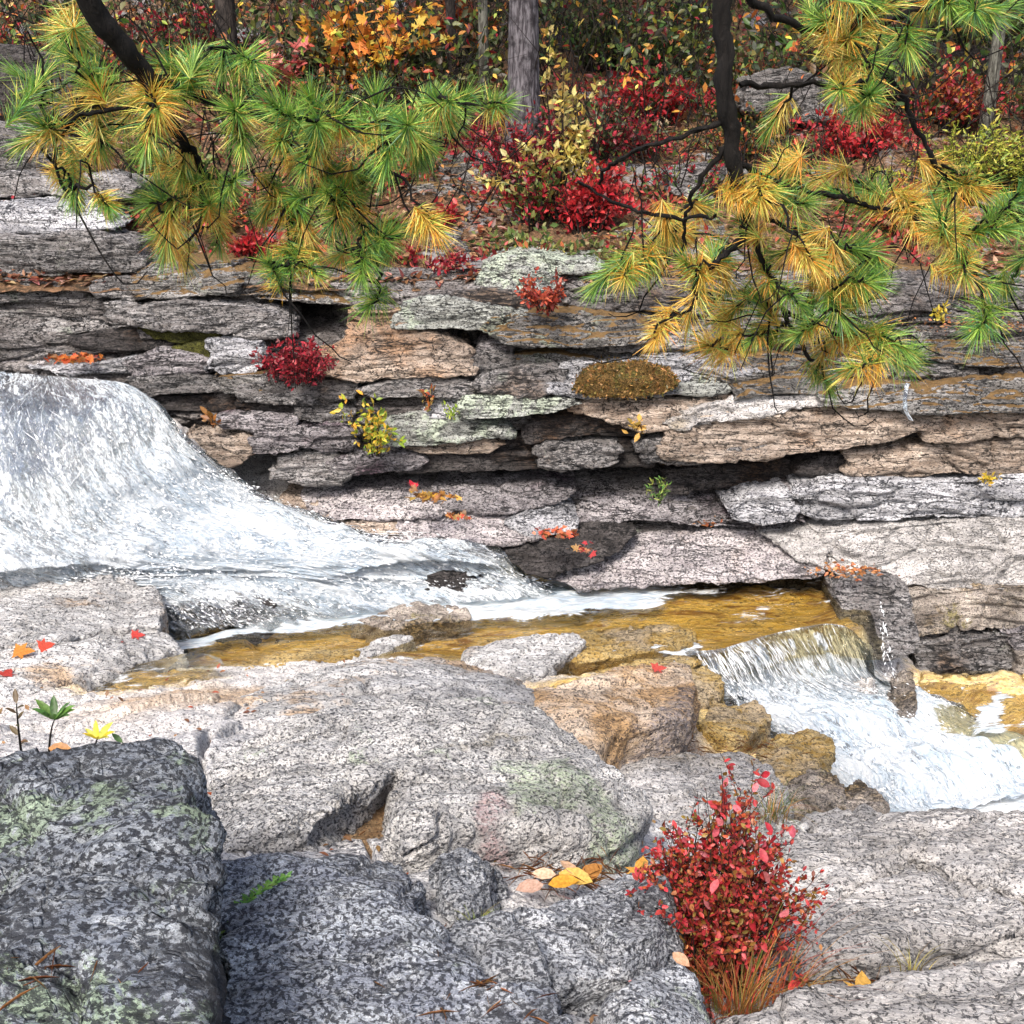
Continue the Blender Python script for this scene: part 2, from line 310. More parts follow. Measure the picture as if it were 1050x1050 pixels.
def relief_wall(amp=1., strata=1., seed=0):
    def f(P, N):
        W = P+.1*np.stack([pnoise(P*1.4, 3), pnoise(P*1.4, 4), pnoise(P*1.4, 5)], 1)
        side = 1-abs(N[:, 2])*.75
        zz = W[:, 2]*13+.5*pnoise(P*np.array([.8, .8, 2]), 9); k = np.floor(zz); fr = zz-k
        o = lambda kk: pnoise(np.stack([W[:, 0]*1.6+kk*3.7, kk*5.31+seed*.7, W[:, 1]], 1), 13)
        t = sstep(.78, 1, fr); lay = o(k)*(1-t)+o(k+1)*t; gro = np.exp(-((fr-.88)/.1)**2)
        cv, ed = worley(W*np.array([1.9, 1.4, 5.]), 21); cv2, ed2 = worley(W*np.array([5, 4, 9.]), 22)
        z2 = W[:, 2]*30+.8*pnoise(P*np.array([1.2, 1, 3]), 10); k2 = np.floor(z2); f2 = z2-k2; l2 = pnoise(np.stack([W[:, 0]*2.6+k2*2.3, k2*4.7+seed, W[:, 1]], 1), 14); g2 = np.exp(-((f2-.9)/.13)**2)
        return amp*((.075*lay-.022*gro+.016*l2-.009*g2)*strata*side+.03*cv*side+.008*cv2-.03*(1-sstep(0, .09, ed))*side-.01*(1-sstep(0, .1, ed2))+.02*fbm(P*np.array([2.5, 2.5, 5]), 3, 8)+.007*fbm(P*22, 3, 9))
    return f
def relief_ground(amp=1.):
    def f(P, N):
        Q = P@np.array([[.9, -.43, 0], [.43, .9, 0], [0, 0, 1.]]); Q = Q+.06*np.stack([pnoise(P*2, 3), pnoise(P*2, 4), pnoise(P*2, 5)], 1)
        fol = 1-2*abs(fbm(Q*np.array([2.2, 9, 7.]), 4, 12)); blk = fbm(P*2.1, 3, 7)
        cv, ed = worley(Q*np.array([1.6, 3.2, 3]), 31); cv2, ed2 = worley(Q*np.array([5, 12, 9.]), 32)
        crk = abs(pnoise(Q*np.array([.9, 2.4, 1.4]), 51))
        return amp*(.014*fol+.034*blk+.018*cv+.007*cv2-.03*(1-sstep(0, .022, crk))-.014*(1-sstep(0, .05, ed))-.006*(1-sstep(0, .07, ed2))+.004*fbm(P*45, 3, 2)+.007*fbm(P*15, 3, 6))
    return f
def wall_rock(name, label, pts, Y, mat, lean=.35, depth=.45, bulge=.05, voxel=.0135, smooth=3, amp=1., cat='rock slab', group='rock slabs in the ledge wall', strata=1., grow=np.array([16, 2.5])):
    pts = np.array(pts, float); cc = pts.mean(0); ex = np.ptp(pts, 0); pts = cc+(pts-cc)*(1+2*np.minimum(grow, ex*np.array([.14, .16]))/ex); pm = pts[:, 1].max()
    F = np.array([at_y(px, py, Y+lean*(pm-py)/160.) for px, py in pts])
    c = F.mean(0); inner = c+(F-c)*.93; inner[:, 1] -= bulge
    w = F.copy(); w[:, 0] = c[0]+(F[:, 0]-c[0])*.96; w[:, 1] = F[:, 1]+depth; w[:, 2] = c[2]+(F[:, 2]-c[2])*.85
    return finish_rock(name, [inner, F, w], M[mat], label, cat, group, voxel, smooth, relief_wall(amp, strata, pts[0, 0]))
def ground_rock(name, label, pts, mat, thick=.3, bulge=.03, voxel=.012, smooth=6, amp=1., cat='boulder', group=None, spread=1.06, inner=.7, dents=(), kind=None, spots=()):
    T = np.array([at_z(px, py, z) for px, py, z in pts]); c = T.mean(0)
    inn = c+(T-c)*inner; inn[:, 2] = T[:, 2]*inner+c[2]*(1-inner)+bulge
    b = T.copy(); b[:, :2] = c[:2]+(T[:, :2]-c[:2])*spread; b[:, 2] -= thick
    dd = [(np.array([at_z(px, py, z)[:2] for px, py in poly]), dep, ed) for poly, z, dep, ed in dents]
    return finish_rock(name, [inn, T, b], M[mat], label, cat, group, voxel, smooth, relief_ground(amp), dd, kind=kind, spots=[(np.array([at_z(px, py, z)[:2] for px, py in poly]), c_, e_) for poly, z, c_, e_ in spots])
# ------------------------------------------------------------------ the ledge wall
WL = [
 # upper left
 ('pale blue-grey slab topping the ledge at the far left, under the pine needles', [(-60,207),(30,207),(75,210),(100,220),(108,234),(60,238),(-60,238)], 7.75, 'blue', .9),
 ('dark mottled boulder under the pale blue slab, gap above it mossy', [(-60,246),(0,244),(40,243),(90,238),(128,250),(140,268),(138,282),(95,281),(40,284),(-60,283)], 7.55, 'grey', .3),
 ('grey speckled slab under the dark mottled boulder at the far left', [(-60,286),(20,286),(70,292),(80,300),(72,311),(20,311),(-60,313)], 7.45, 'grey', .3),
 ('dark brown recessed slab beside the grey speckled slab', [(60,282),(96,282),(98,312),(72,316),(80,300)], 7.62, 'dark', .2),
 ('small squarish grey block beside a dark niche', [(97,288),(120,283),(138,284),(140,303),(100,307)], 7.42, 'grey', .3),
 ('wide thin grey slab low in the far left ledge stack', [(-60,318),(30,318),(75,322),(110,326),(112,336),(60,342),(-60,340)], 7.4, 'grey', .5),
 ('dark cracked slab above the orange leaf litter', [(80,345),(110,341),(160,342),(170,352),(155,358),(100,362),(84,358)], 7.32, 'dark', .3),
 ('flat grey slab holding the orange leaf litter beside the waterfall lip', [(-60,345),(40,346),(80,352),(90,362),(140,360),(150,372),(60,378),(-60,366)], 7.3, 'lilac', .9),
 ('striped blue-grey slab just above the waterfall lip', [(40,376),(95,372),(150,362),(170,358),(190,372),(145,381),(80,384)], 7.22, 'blue', .5),
 ('small rounded grey stones under the small square block', [(108,310),(135,307),(145,318),(146,332),(118,334),(108,322)], 7.36, 'grey', .3),
 ('orange-brown mossy slab beneath the hanging pine needles', [(141,283),(148,276),(160,269),(200,267),(225,270),(235,290),(232,300),(190,304),(148,305),(140,296)], 7.35, 'moss', .7),
 ('dark grey mossy block between two brown-topped slabs', [(205,280),(240,278),(277,284),(276,302),(240,304),(206,303)], 7.42, 'moss', .5),
 ('long brown mossy slab roofing the dark hollow', [(274,284),(310,279),(345,286),(395,297),(425,292),(440,302),(425,310),(380,312),(330,310),(274,306)], 7.4, 'moss', .9),
 ('grey wedge slab with brown stain left of the dark red bush', [(146,320),(162,312),(195,309),(235,312),(268,320),(286,330),(284,343),(250,346),(215,338),(175,337),(150,331)], 7.25, 'grey', .4),
 ('olive mossy slab under the grey wedge slab', [(150,336),(180,333),(210,337),(226,347),(205,352),(165,347)], 7.3, 'greenmoss', .3),
 ('round green moss-covered stone left of the pale blue block', [(180,358),(205,354),(217,360),(216,370),(200,372),(184,366)], 7.22, 'greenmoss', .3),
 ('pale blue-grey squarish block left of the dark red bush', [(216,352),(240,348),(262,352),(268,372),(258,383),(228,384),(212,378),(220,366)], 7.12, 'blue', .3),
 ('dark grey slab right of the striped blue slab', [(135,372),(165,360),(210,368),(222,380),(190,384),(145,385)], 7.16, 'lilac', .3),
 ('long grey slab beside the top of the waterfall', [(140,389),(190,385),(226,388),(231,399),(200,403),(158,405),(148,398)], 7.1, 'grey', .3),
 ('grey slab with green moss patch under the pale blue block', [(224,387),(275,384),(282,395),(270,402),(236,402)], 7.05, 'moss', .2),
 ('large mottled grey slab under the dark red bush', [(252,398),(278,388),(320,386),(352,392),(352,408),(325,414),(285,414),(258,409)], 7.0, 'grey', .4),
 ('thin rust-dark slab beside the falling water', [(162,407),(215,406),(248,410),(240,418),(205,421),(172,419)], 7.14, 'dark', .2),
 ('dark brown slab under the mottled grey slab', [(255,412),(300,414),(312,424),(300,430),(262,426)], 7.08, 'dark', .2),
 ('pale grey slab left of the yellow-green plant', [(306,416),(345,414),(358,420),(356,430),(330,433),(308,428)], 6.98, 'grey', .3),
 ('thin lilac slab beside the waterfall', [(228,430),(262,427),(296,429),(298,436),(262,441),(232,440)], 6.95, 'lilac', .3),
 ('lilac-grey block overhanging a dark hole near the waterfall', [(260,452),(270,442),(310,437),(320,448),(312,460),(285,466),(262,465)], 6.88, 'lilac', .4),
 ('dark wine-stained block left of the yellow-green plant', [(316,438),(340,432),(358,438),(358,458),(335,462),(314,460)], 6.92, 'lilac', .3),
 ('tan slab at the right edge of the waterfall', [(195,446),(225,442),(250,444),(256,456),(252,470),(228,480),(212,470)], 6.85, 'tanledge', .6),
 ('rounded grey slab above the black crevice near the waterfall', [(288,470),(310,464),(335,463),(346,470),(325,478),(292,478)], 6.9, 'grey', .4),
 ('blue-grey slab with a dark undercut right of the waterfall', [(282,482),(300,478),(340,478),(350,486),(345,496),(315,497),(284,492)], 6.85, 'grey', .3),
 # centre
 ('upper tan block roofed by the lichened slab', [(360,319),(405,318),(412,322),(408,334),(365,341),(359,332)], 7.15, 'tanledge', .1),
 ('big tan overhanging rock beside the dark hollow', [(329,371),(336,365),(353,360),(366,340),(400,336),(430,338),(455,352),(468,362),(476,384),(455,384),(420,386),(372,391),(338,384)], 6.98, 'tanledge', .5),
 ('lichen-spotted pale slab over the tan block', [(411,330),(424,312),(450,306),(500,312),(535,322),(530,330),(480,336),(440,337),(415,336)], 7.1, 'lichen', .5),
 ('grey rounded slab on top of the lichen-spotted slab', [(446,306),(480,300),(520,300),(537,313),(533,322),(505,321),(470,312)], 7.2, 'grey', .5),
 ('pale green lichened block at the top of the ledge', [(496,290),(500,280),(540,276),(556,280),(572,290),(566,298),(530,298),(505,298)], 7.35, 'lichen', .5),
 ('flat lichened cap stone on the pale green block', [(505,272),(525,264),(548,262),(580,268),(600,266),(608,278),(570,280),(540,277),(508,279)], 7.45, 'lichen', .7),
 ('lens-shaped dark grey slab jutting beneath the small red bush', [(505,338),(515,326),(545,319),(590,320),(640,326),(662,340),(650,350),(615,354),(560,354),(525,350)], 6.98, 'moss', .7),
 ('thin grey slab sloping up beneath the pine needles right of the jutting slab', [(620,354),(680,345),(740,336),(790,338),(795,350),(740,352),(690,360),(640,362)], 7.05, 'grey', .6),
 ('small lilac stone in the dark gap below the lichened slab', [(494,358),(505,338),(518,350),(525,358),(515,366),(498,368)], 7.12, 'lilac', .2),
 ('stack of thin grey laminae right of the tan rock', [(474,370),(500,362),(520,362),(524,378),(505,388),(480,388)], 7.05, 'grey', .4),
 ('slim pale slab under the jutting grey slab', [(520,366),(560,362),(600,365),(605,370),(565,374),(524,374)], 7.08, 'moss', .4),
 ('rounded lilac-grey slab with a layered left end', [(489,398),(500,385),(540,378),(560,373),(573,380),(572,402),(545,408),(515,403),(495,402)], 6.9, 'grey', .5),
 ('pale layered slab under the rounded lilac-grey slab', [(479,420),(486,408),(515,404),(545,408),(575,408),(585,415),(560,424),(520,428),(490,428)], 6.84, 'lichen', .5),
 ('broad lilac-grey slab under the brown moss cushion', [(572,380),(600,370),(650,368),(690,372),(700,388),(690,404),(650,408),(605,408),(574,402)], 6.92, 'blue', .5),
 ('thin lichened slab right of the brown moss cushion', [(660,364),(700,360),(750,366),(770,380),(740,386),(690,376)], 7.0, 'blue', .5),
 ('pale green slab tip under the hanging pine needles', [(684,388),(700,382),(735,388),(745,400),(715,406),(692,402)], 6.94, 'lichen', .5),
 ('rust-stained slab above the hanging yellow leaves', [(590,412),(625,409),(700,408),(735,404),(760,412),(765,424),(720,434),(660,440),(620,428),(594,424)], 6.88, 'tanledge', .4),
 ('dark brown layered slab under the lilac-grey slab', [(560,428),(600,424),(640,432),(660,440),(640,446),(600,446),(552,452),(545,440)], 6.95, 'dark', .3),
 ('thin grey slab above the small yellow-tufted slab', [(375,400),(405,390),(440,387),(470,390),(485,398),(470,408),(430,405),(395,408)], 6.95, 'grey', .4),
 ('brown-grey slab right of the yellow-green plant', [(385,410),(420,406),(450,412),(440,424),(400,426),(382,420)], 7.0, 'dark', .3),
 ('pale blue flat stone beside the small green sprout', [(440,414),(470,400),(488,404),(478,422),(450,426)], 6.97, 'blue', .4),
 ('pale greenish two-layered slab right of the yellow-green plant', [(401,430),(430,424),(470,427),(498,434),(510,446),(480,450),(440,456),(412,457),(402,448)], 6.86, 'lichen', .5),
 ('thin tan slab under the two-layered greenish slab', [(416,458),(450,455),(495,450),(508,456),(495,464),(440,464)], 6.9, 'tanledge', .3),
 ('brown slab right of the thin tan slab', [(498,450),(545,446),(560,452),(552,464),(515,468),(498,462)], 6.98, 'dark', .3),
 ('dark blue-grey slab above the black crevice, under the yellow-green plant', [(345,474),(375,466),(415,464),(430,472),(420,481),(385,484),(350,486)], 6.88, 'lilac', .3),
 ('long dark slab above the black crevice', [(420,468),(470,466),(540,466),(560,474),(550,480),(480,482),(424,482)], 6.93, 'dark', .2),
 ('pale block beside the black hole over the crevice', [(552,462),(565,455),(590,456),(600,462),(600,476),(575,482),(556,478)], 6.86, 'grey', .3),
 ('pale wedge block right of the black hole over the crevice', [(586,462),(605,456),(628,456),(630,474),(606,478),(590,474)], 6.85, 'grey', .3),
 ('dark rust block between pale blocks over the crevice', [(626,452),(660,452),(672,464),(664,476),(632,476)], 6.98, 'dark', .2),
 ('striped pale slab above the crevice right of the rust block', [(664,456),(690,450),(760,440),(775,452),(765,466),(720,472),(672,474)], 6.84, 'grey', .3),
 # right
 ('long tapering tan and white slab with fine cracks', [(700,438),(730,424),(790,412),(860,414),(925,424),(942,440),(910,452),(860,460),(790,468),(720,473),(690,470)], 6.78, 'tanledge', .4),
 ('white cracked slab on top of the long tan slab', [(690,432),(720,416),(770,404),(850,404),(855,414),(800,422),(740,432),(705,440)], 6.82, 'slab', .5),
 ('orange-mossed slab left of the tiny white trickle', [(850,404),(880,396),(924,396),(928,416),(890,418),(855,416)], 6.82, 'moss', .5),
 ('grey slab with rusty moss top right of the tiny white trickle', [(930,400),(965,394),(1000,386),(1050,386),(1120,388),(1120,416),(1040,420),(985,424),(940,422)], 6.78, 'moss', .7),
 ('cracked tan slab below the rusty mossed slab', [(942,430),(1000,424),(1060,420),(1120,420),(1120,436),(1060,444),(1000,450),(960,452)], 6.85, 'tanledge', .4),
 ('mossy grey ledge at the upper right with orange litter on top', [(940,336),(960,330),(1030,330),(1120,330),(1120,370),(1050,374),(1000,376),(955,366)], 7.0, 'moss', .9),
 ('dark grey block below the mossy grey ledge', [(958,374),(985,368),(1002,376),(1000,388),(975,394),(960,390)], 7.02, 'grey', .3),
 ('lens of grey rock in the shadow beneath the mossy ledge', [(1010,378),(1050,374),(1120,374),(1120,385),(1050,386),(1015,385)], 7.08, 'grey', .3),
 ('brown-mossed rounded rock at the top right of the wall', [(860,300),(880,282),(915,274),(945,278),(950,300),(935,320),(900,328),(868,322)], 7.35, 'moss', .8),
 ('pale streaked slab right of the brown-mossed rock', [(920,318),(945,300),(985,304),(1020,312),(1120,306),(1120,322),(1040,328),(960,330)], 7.2, 'grey', .7),
 ('grey slab under the brown-mossed rock, behind the needles', [(830,345),(870,335),(920,334),(945,345),(950,370),(930,384),(880,384),(840,374)], 7.1, 'moss', .6),
 ('dark slab beneath pine needles left of the mossed slabs', [(740,372),(790,362),(840,372),(850,392),(800,400),(752,398)], 6.95, 'moss', .5),
 ('mossy slab behind the lowest right pine needles', [(760,396),(800,388),(852,390),(850,404),(800,404),(764,408)], 6.87, 'moss', .5),
 ('pale cracked slab in the second tier below the long tan slab', [(880,464),(920,458),(980,456),(992,466),(985,484),(930,488),(884,484)], 6.86, 'tanledge', .3),
 ('rust-pink slab at the right in the second tier', [(978,458),(1020,452),(1120,448),(1120,486),(1050,488),(1000,486),(984,476)], 6.84, 'tanledge', .3),
 ('dark cracked slab in the second tier under the tan slab', [(826,478),(850,468),(884,464),(888,486),(850,490),(826,486)], 6.92, 'dark', .3),
 ('dark brown recessed rock at the right end of the crevice', [(690,482),(740,476),(826,472),(828,496),(760,500),(700,502)], 7.05, 'dark', .2),
 ('long white slab with dark lichen islands', [(826,502),(870,494),(940,492),(1010,490),(1120,486),(1120,526),(1000,528),(930,532),(850,534),(826,526)], 6.72, 'blue', .25),
 ('small square blocks left of the white lichened slab', [(798,504),(822,503),(824,534),(806,528)], 6.76, 'lilac', .25),
 ('massive white and grey block at the right end of the wall', [(842,542),(900,538),(960,532),(1120,528),(1120,600),(1060,602),(985,602),(960,604),(900,592),(866,582),(848,564)], 6.6, 'slab', .3),
 ('rounded brownish block under the massive block', [(922,606),(945,600),(975,606),(979,625),(968,646),(940,654),(922,648)], 6.5, 'cluster', .3),
 ('brown-pink block at the right below the massive block', [(984,604),(1020,600),(1120,600),(1120,640),(1060,642),(994,646),(984,622)], 6.5, 'cluster', .3),
 ('small grey stone wedged between the two brown blocks', [(966,650),(980,630),(990,645),(985,652),(970,656)], 6.5, 'grey', .3),
 ('flat dark grey slab at the waterline on the right', [(934,660),(980,654),(1030,648),(1050,648),(1046,684),(1000,688),(952,686),(944,672)], 6.4, 'grey', .3),
 ('lilac-brown slab at the right edge above the waterline', [(1036,648),(1120,640),(1120,672),(1060,674),(1044,664)], 6.4, 'lilac', .3),
 ('stone end at the right edge by the lower pool', [(1050,672),(1120,672),(1120,700),(1052,694)], 6.3, 'cluster', .3),
 # ledges below the crevice
 ('long sloping lilac ledge under the black crevice', [(520,506),(560,498),(640,491),(700,492),(760,493),(810,496),(840,506),(835,530),(790,540),(720,536),(650,532),(590,546),(530,526)], 6.72, 'lilac', 1.6),
 ('oval lilac boulder set in the ledge below the crevice', [(750,522),(770,508),(800,504),(814,522),(810,534),(780,538),(756,534)], 6.66, 'blue', .6),
 ('purple-stained ledge under the crevice beside yellow leaf litter', [(455,503),(490,498),(540,498),(580,502),(560,516),(520,524),(470,520),(455,512)], 6.76, 'lilac', 1.3),
 ('grey rounded ledge at the foot of the wall near the white water', [(318,507),(345,500),(400,502),(450,506),(470,516),(450,526),(390,530),(350,532),(325,522)], 6.7, 'pink', 1.4),
 ('pale tan ledge touching the white water', [(300,512),(325,508),(350,530),(395,534),(400,548),(365,552),(330,546),(300,532)], 6.58, 'tanledge', 1.3),
 ('dark streaked ledge with red fallen leaves', [(395,538),(440,530),(500,528),(545,532),(560,545),(520,556),(450,556),(405,552)], 6.55, 'pink', 1.4),
 ('pale lilac block left of the red leaf litter', [(525,538),(545,526),(575,524),(588,534),(585,546),(545,548)], 6.6, 'blue', .9),
 ('dark wet bank rock right of the white water', [(528,566),(560,552),(600,546),(640,548),(625,566),(590,580),(570,590),(545,586)], 6.42, 'dark', .9),
 ('big pale pinkish boulder at the edge of the golden pool', [(570,592),(600,572),(650,556),(720,544),(790,540),(842,545),(840,575),(836,590),(760,596),(680,598),(610,602)], 6.45, 'pink', 1.1),
 ('pale flat rock above the orange leaf litter', [(790,548),(842,542),(850,575),(880,588),(864,592),(820,575)], 6.55, 'slab', .6),
]
for row in WL:
    lab, pts, Y, mat, lean = row
    A = np.array(pts, float); h = np.ptp(A[:, 1]); w = np.ptp(A[:, 0])
    wall_rock('rock_slab' if w > 1.6*h else 'rock_block', lab, pts, Y, mat, lean, depth=.5 if h > 12 else .4, bulge=.012+.0005*min(h, 60),
              smooth=1, strata=.25 if lab.startswith('massive') else 1., amp=.5 if h < 16 else .75 if h < 26 else 1.)
# the solid cliff behind the slabs (terrain): ragged thin strata, deep in the crevices
nx, nz = 700, 260
X, Z = np.meshgrid(np.linspace(-4.6, 4.6, nx), np.linspace(-2.4, .55, nz))
P = np.stack([X.ravel(), X.ravel()*0, Z.ravel()], 1)
Y0 = np.interp(P[:, 2], [-2.4, -1.9, -1.29, -1.0, -.85, -.76, -.67, -.58, -.43, -.12, .2, .467, .55], [6.5, 6.6, 6.82, 6.97, 7.2, 7.8, 7.75, 7.12, 7.05, 7.1, 7.22, 7.38, 7.6])
Y0 += sstep(-.9, -1.9, P[:, 0])*np.interp(P[:, 2], [-2, -.9, -.5, .1, .5], [.25, .25, .12, .16, .16])
Y0 -= np.maximum(0, P[:, 0]-.6)*.035
for px, py, rx, rz_, dep in [(312,338,.26,.16,.5),(290,330,.2,.12,.4),(486,346,.16,.12,.4),(548,455,.14,.09,.35),(75,350,.1,.07,.3),(95,300,.08,.1,.3),(268,462,.1,.08,.3),(555,352,.35,.05,.25),(850,388,.2,.06,.2)]:
    c = at_y(px, py, 7.1); Y0 += dep*np.exp(-((P[:, 0]-c[0])/rx)**4-((P[:, 2]-c[2])/rz_)**4)
dep = relief_wall(1.25, 1., 3.)(np.stack([P[:, 0], Y0, P[:, 2]], 1), np.stack([P[:, 0]*0, P[:, 0]*0-1, P[:, 0]*0], 1))
V = np.stack([P[:, 0], Y0-dep, P[:, 2]], 1)
tag(link('cliff', rawmesh('cliff', V, grid_faces(nz, nx)), M['cliff']), kind='structure')
# ------------------------------------------------------------------ water nets (rows down the flow, columns from the near/left edge to the far/right edge)
F1 = [([(-160,382),(-60,380),(20,385),(70,389),(120,393),(142,397)], 7.22),
      ([(-160,420),(-60,418),(20,425),(90,428),(150,420),(176,420)], 7.1),
      ([(-170,480),(-60,480),(30,480),(110,475),(175,462),(210,457)], 6.88),
      ([(-180,540),(-60,535),(50,530),(140,515),(215,498),(248,487)], 6.68),
      ([(-150,585),(-20,580),(90,565),(190,545),(270,527),(318,520)], 6.52),
      ([(-60,600),(40,594),(130,583),(240,568),(340,553),(395,546)], 6.4),
      ([(90,604),(165,603),(235,592),(330,585),(430,568),(510,556)], 6.22),
      ([(165,640),(228,630),(310,616),(400,602),(500,592),(552,588)], 6.08),
      ([(185,654),(260,645),(350,632),(440,622),(545,616),(600,603)], 5.98)]
ZF = [-.1,-.19,-.42,-.66,-.86,-1.0,-1.13,-1.27,-1.385]
N1 = np.array([[at_z(px, py, ZF[i]+(.07 if i == 6 and px > 400 else 0)) for px, py in r] for i, (r, Y) in enumerate(F1)])
R2 = [[(690,668),(730,668),(760,660),(800,648),(850,640),(888,648)],
      [(700,680),(738,684),(775,678),(810,666),(858,660),(895,666)],
      [(715,695),(750,704),(790,706),(830,698),(875,694),(906,692)],
      [(735,710),(775,730),(830,735),(880,725),(920,712),(942,706)],
      [(765,728),(812,757),(880,775),(935,762),(975,742),(1005,735)],
      [(790,748),(845,788),(910,810),(980,800),(1040,782),(1090,772)],
      [(815,775),(872,826),(935,838),(1010,832),(1080,815),(1140,800)]]
ZR = [-1.375,-1.47,-1.66,-1.8,-1.9,-1.96,-2.0]; ZL = [-1.375,-1.395,-1.43,-1.5,-1.62,-1.75,-1.95]
N2 = np.array([[at_z(px, py, ZL[i]+(ZR[i]-ZL[i])*min(1, c/2.5)) for c, (px, py) in enumerate(r)] for i, r in enumerate(R2)])
ZP = -1.375   # golden pool level
def upsample(N, a, b):
    def cr(A, n, ax):
        A = np.moveaxis(A, ax, 0); m = len(A); t = np.linspace(0, m-1, n); i = np.clip(t.astype(int), 0, m-2); f = (t-i)[:, None, None]
        g = lambda k: A[np.clip(i+k, 0, m-1)]
        p0, p1, p2, p3 = g(-1), g(0), g(1), g(2)
        o = .5*(2*p1+(p2-p0)*f+(2*p0-5*p1+4*p2-p3)*f**2+(3*p1-p0-3*p2+p3)*f**3)
        return np.moveaxis(o, 0, ax)
    return cr(cr(N, a, 0), b, 1)
# ------------------------------------------------------------------ bedrock: one terrain sheet through measured heights
GP = [(250,1050,.03),(450,1050,-.02),(600,1050,-.08),(100,1050,-.05),(-100,1050,-.05),(-150,900,-.1),(250,930,-.05),(350,930,-.12),(450,900,-.24),(430,960,-.12),
      (330,1000,-.03),(540,1000,-.12),(215,800,-.38),(250,760,-.52),(150,760,-.58),(50,760,-.62),(-150,760,-.62),(215,860,-.22),(300,780,-.52),(400,760,-.62),(500,780,-.7),(600,830,-.78),(560,900,-.48),(640,900,-.48),
      (360,850,-.43),(330,875,-.34),(250,720,-.78),(150,720,-.86),(50,720,-.95),(-150,720,-.95),(350,720,-.85),(250,690,-1.12),(100,690,-1.06),(0,690,-1.06),(-150,690,-1.06),
      (100,640,-1.2),(0,630,-1.25),(60,600,-1.3),(15,602,-1.3),(110,606,-1.3),(-60,606,-1.25),(-150,640,-1.15),(250,660,-1.43),(350,645,-1.44),(450,655,-1.44),(400,680,-1.36),(550,640,-1.46),(650,640,-1.45),(750,625,-1.45),(820,606,-1.45),(870,610,-1.40),(650,606,-1.46),
      (640,675,-1.43),(560,690,-1.38),(620,700,-1.3),(600,760,-1.25),(450,715,-1.1),(520,740,-1.05),(700,790,-1.4),(735,735,-1.5),(760,775,-1.55),(880,640,-1.40),
      (985,700,-1.86),(1060,720,-1.86),(1025,694,-1.86),(960,720,-1.88),(1060,745,-1.92),(1150,700,-1.86),(1150,780,-2.08),(740,850,-1.2),(800,880,-.98),(930,890,-.88),(1060,900,-.9),(1060,850,-1.1),(1150,950,-.85),(1060,960,-.85),
      (930,1010,-.68),(1050,1050,-.5),(760,1000,-.68),(740,920,-.82),(720,960,-.6),(740,1050,-.45),(870,1050,-.45),(1150,1050,-.5),(860,830,-1.75),(800,830,-1.5),(900,845,-2.0)]
pts = [at_z(px, py, z-(.07 if py > 870 and px < 720 else 0)) for px, py, z in GP]
pts += [p-np.array([0, 0, .15]) for p in N1[::1, ::1].reshape(-1, 3)]+[p-np.array([0, 0, .11]) for p in N2.reshape(-1, 3)]
pts += [np.array(p) for p in [(-4,9,-.3),(-2.5,9,-.3),(0,8.5,-1.3),(2,8,-1.6),(4,8,-2.0),(5,6.5,-1.95),(5,5,-2.0),(-5,7,-.5),(-5,5,-1.1),(1,7,-1.55),(2.2,7,-1.6),(0,.5,.05),(-1.5,.6,0),(1.5,.6,-.3),(-.5,1,0.02),(.6,1,-.1),(2.5,1,-.5),(-2.5,1,-.1)]]
pts += [at_y(px, py, Y+.3)-np.array([0, 0, .22]) for px, py, Y in [(350,520,6.6),(300,505,6.75),(420,545,6.45),(480,520,6.6),(560,520,6.6),(480,560,6.4),(560,570,6.35),(650,520,6.6),(700,575,6.35),(780,570,6.4),(620,560,6.4),(840,570,6.45),(250,470,6.95),(280,455,7.05)]]
pts += [at_y(px, py, Y)-np.array([0, 0, .25]) for px, py, Y in [(940,640,6.55),(1000,660,6.5),(1060,650,6.5),(930,605,6.65),(1120,660,6.5),(1000,610,6.6),(900,600,6.5)]]
pts = np.array(pts)
# drop near duplicates, solve a linear-kernel RBF
keep = []
for i, p in enumerate(pts):
    if all(np.hypot(*(p[:2]-pts[j][:2])) > .07 for j in keep): keep.append(i)
pts = pts[keep]
K = np.hypot(pts[:, None, 0]-pts[None, :, 0], pts[:, None, 1]-pts[None, :, 1]); n = len(pts)
A = np.zeros((n+3, n+3)); A[:n, :n] = -K-np.eye(n)*.02; A[:n, n] = 1; A[:n, n+1:] = pts[:, :2]; A[n:, :n] = A[:n, n:].T
NB = n
wts = np.linalg.solve(A, np.concatenate([pts[:, 2], np.zeros(3)]))
def base_h(XY):
    o = np.empty(len(XY))
    for s in range(0, len(XY), 40000):
        q = XY[s:s+40000]; k = np.hypot(q[:, None, 0]-pts[None, :, 0], q[:, None, 1]-pts[None, :, 1])
        o[s:s+40000] = -k@wts[:NB]+wts[NB]+q@wts[NB+1:]
    return o
def zpoly(poly, z): return np.array([at_z(px, py, z)[:2] for px, py in poly])
PUDDLE = zpoly([(312,878),(322,862),(345,848),(372,828),(400,808),(412,815),(408,845),(404,885),(360,888)], -.44)
GOLD = [zpoly([(175,652),(250,636),(330,628),(420,618),(560,606),(650,606),(760,600),(862,592),(880,600),(876,645),(800,660),(740,672),(700,690),(640,700),(560,708),(530,700),(470,680),(380,672),(280,680),(200,684)], ZP-.05),
        zpoly([(40,715),(120,690),(190,672),(215,690),(150,715),(60,725)], -1.05), zpoly([(520,700),(600,688),(650,700),(560,745),(545,722)], -1.25),
        zpoly([(705,740),(725,715),(790,715),(830,745),(800,790),(740,775)], -1.5), zpoly([(930,690),(1150,686),(1150,760),(1000,752),(950,730)], -1.87),
        zpoly([(900,845),(960,822),(1150,812),(1150,842),(960,852)], -1.95)]
TAN = [zpoly([(550,700),(720,680),(720,790),(600,790)], -1.2), zpoly([(200,690),(330,690),(330,740),(120,750)], -.9)]
nth, nr = 940, 820
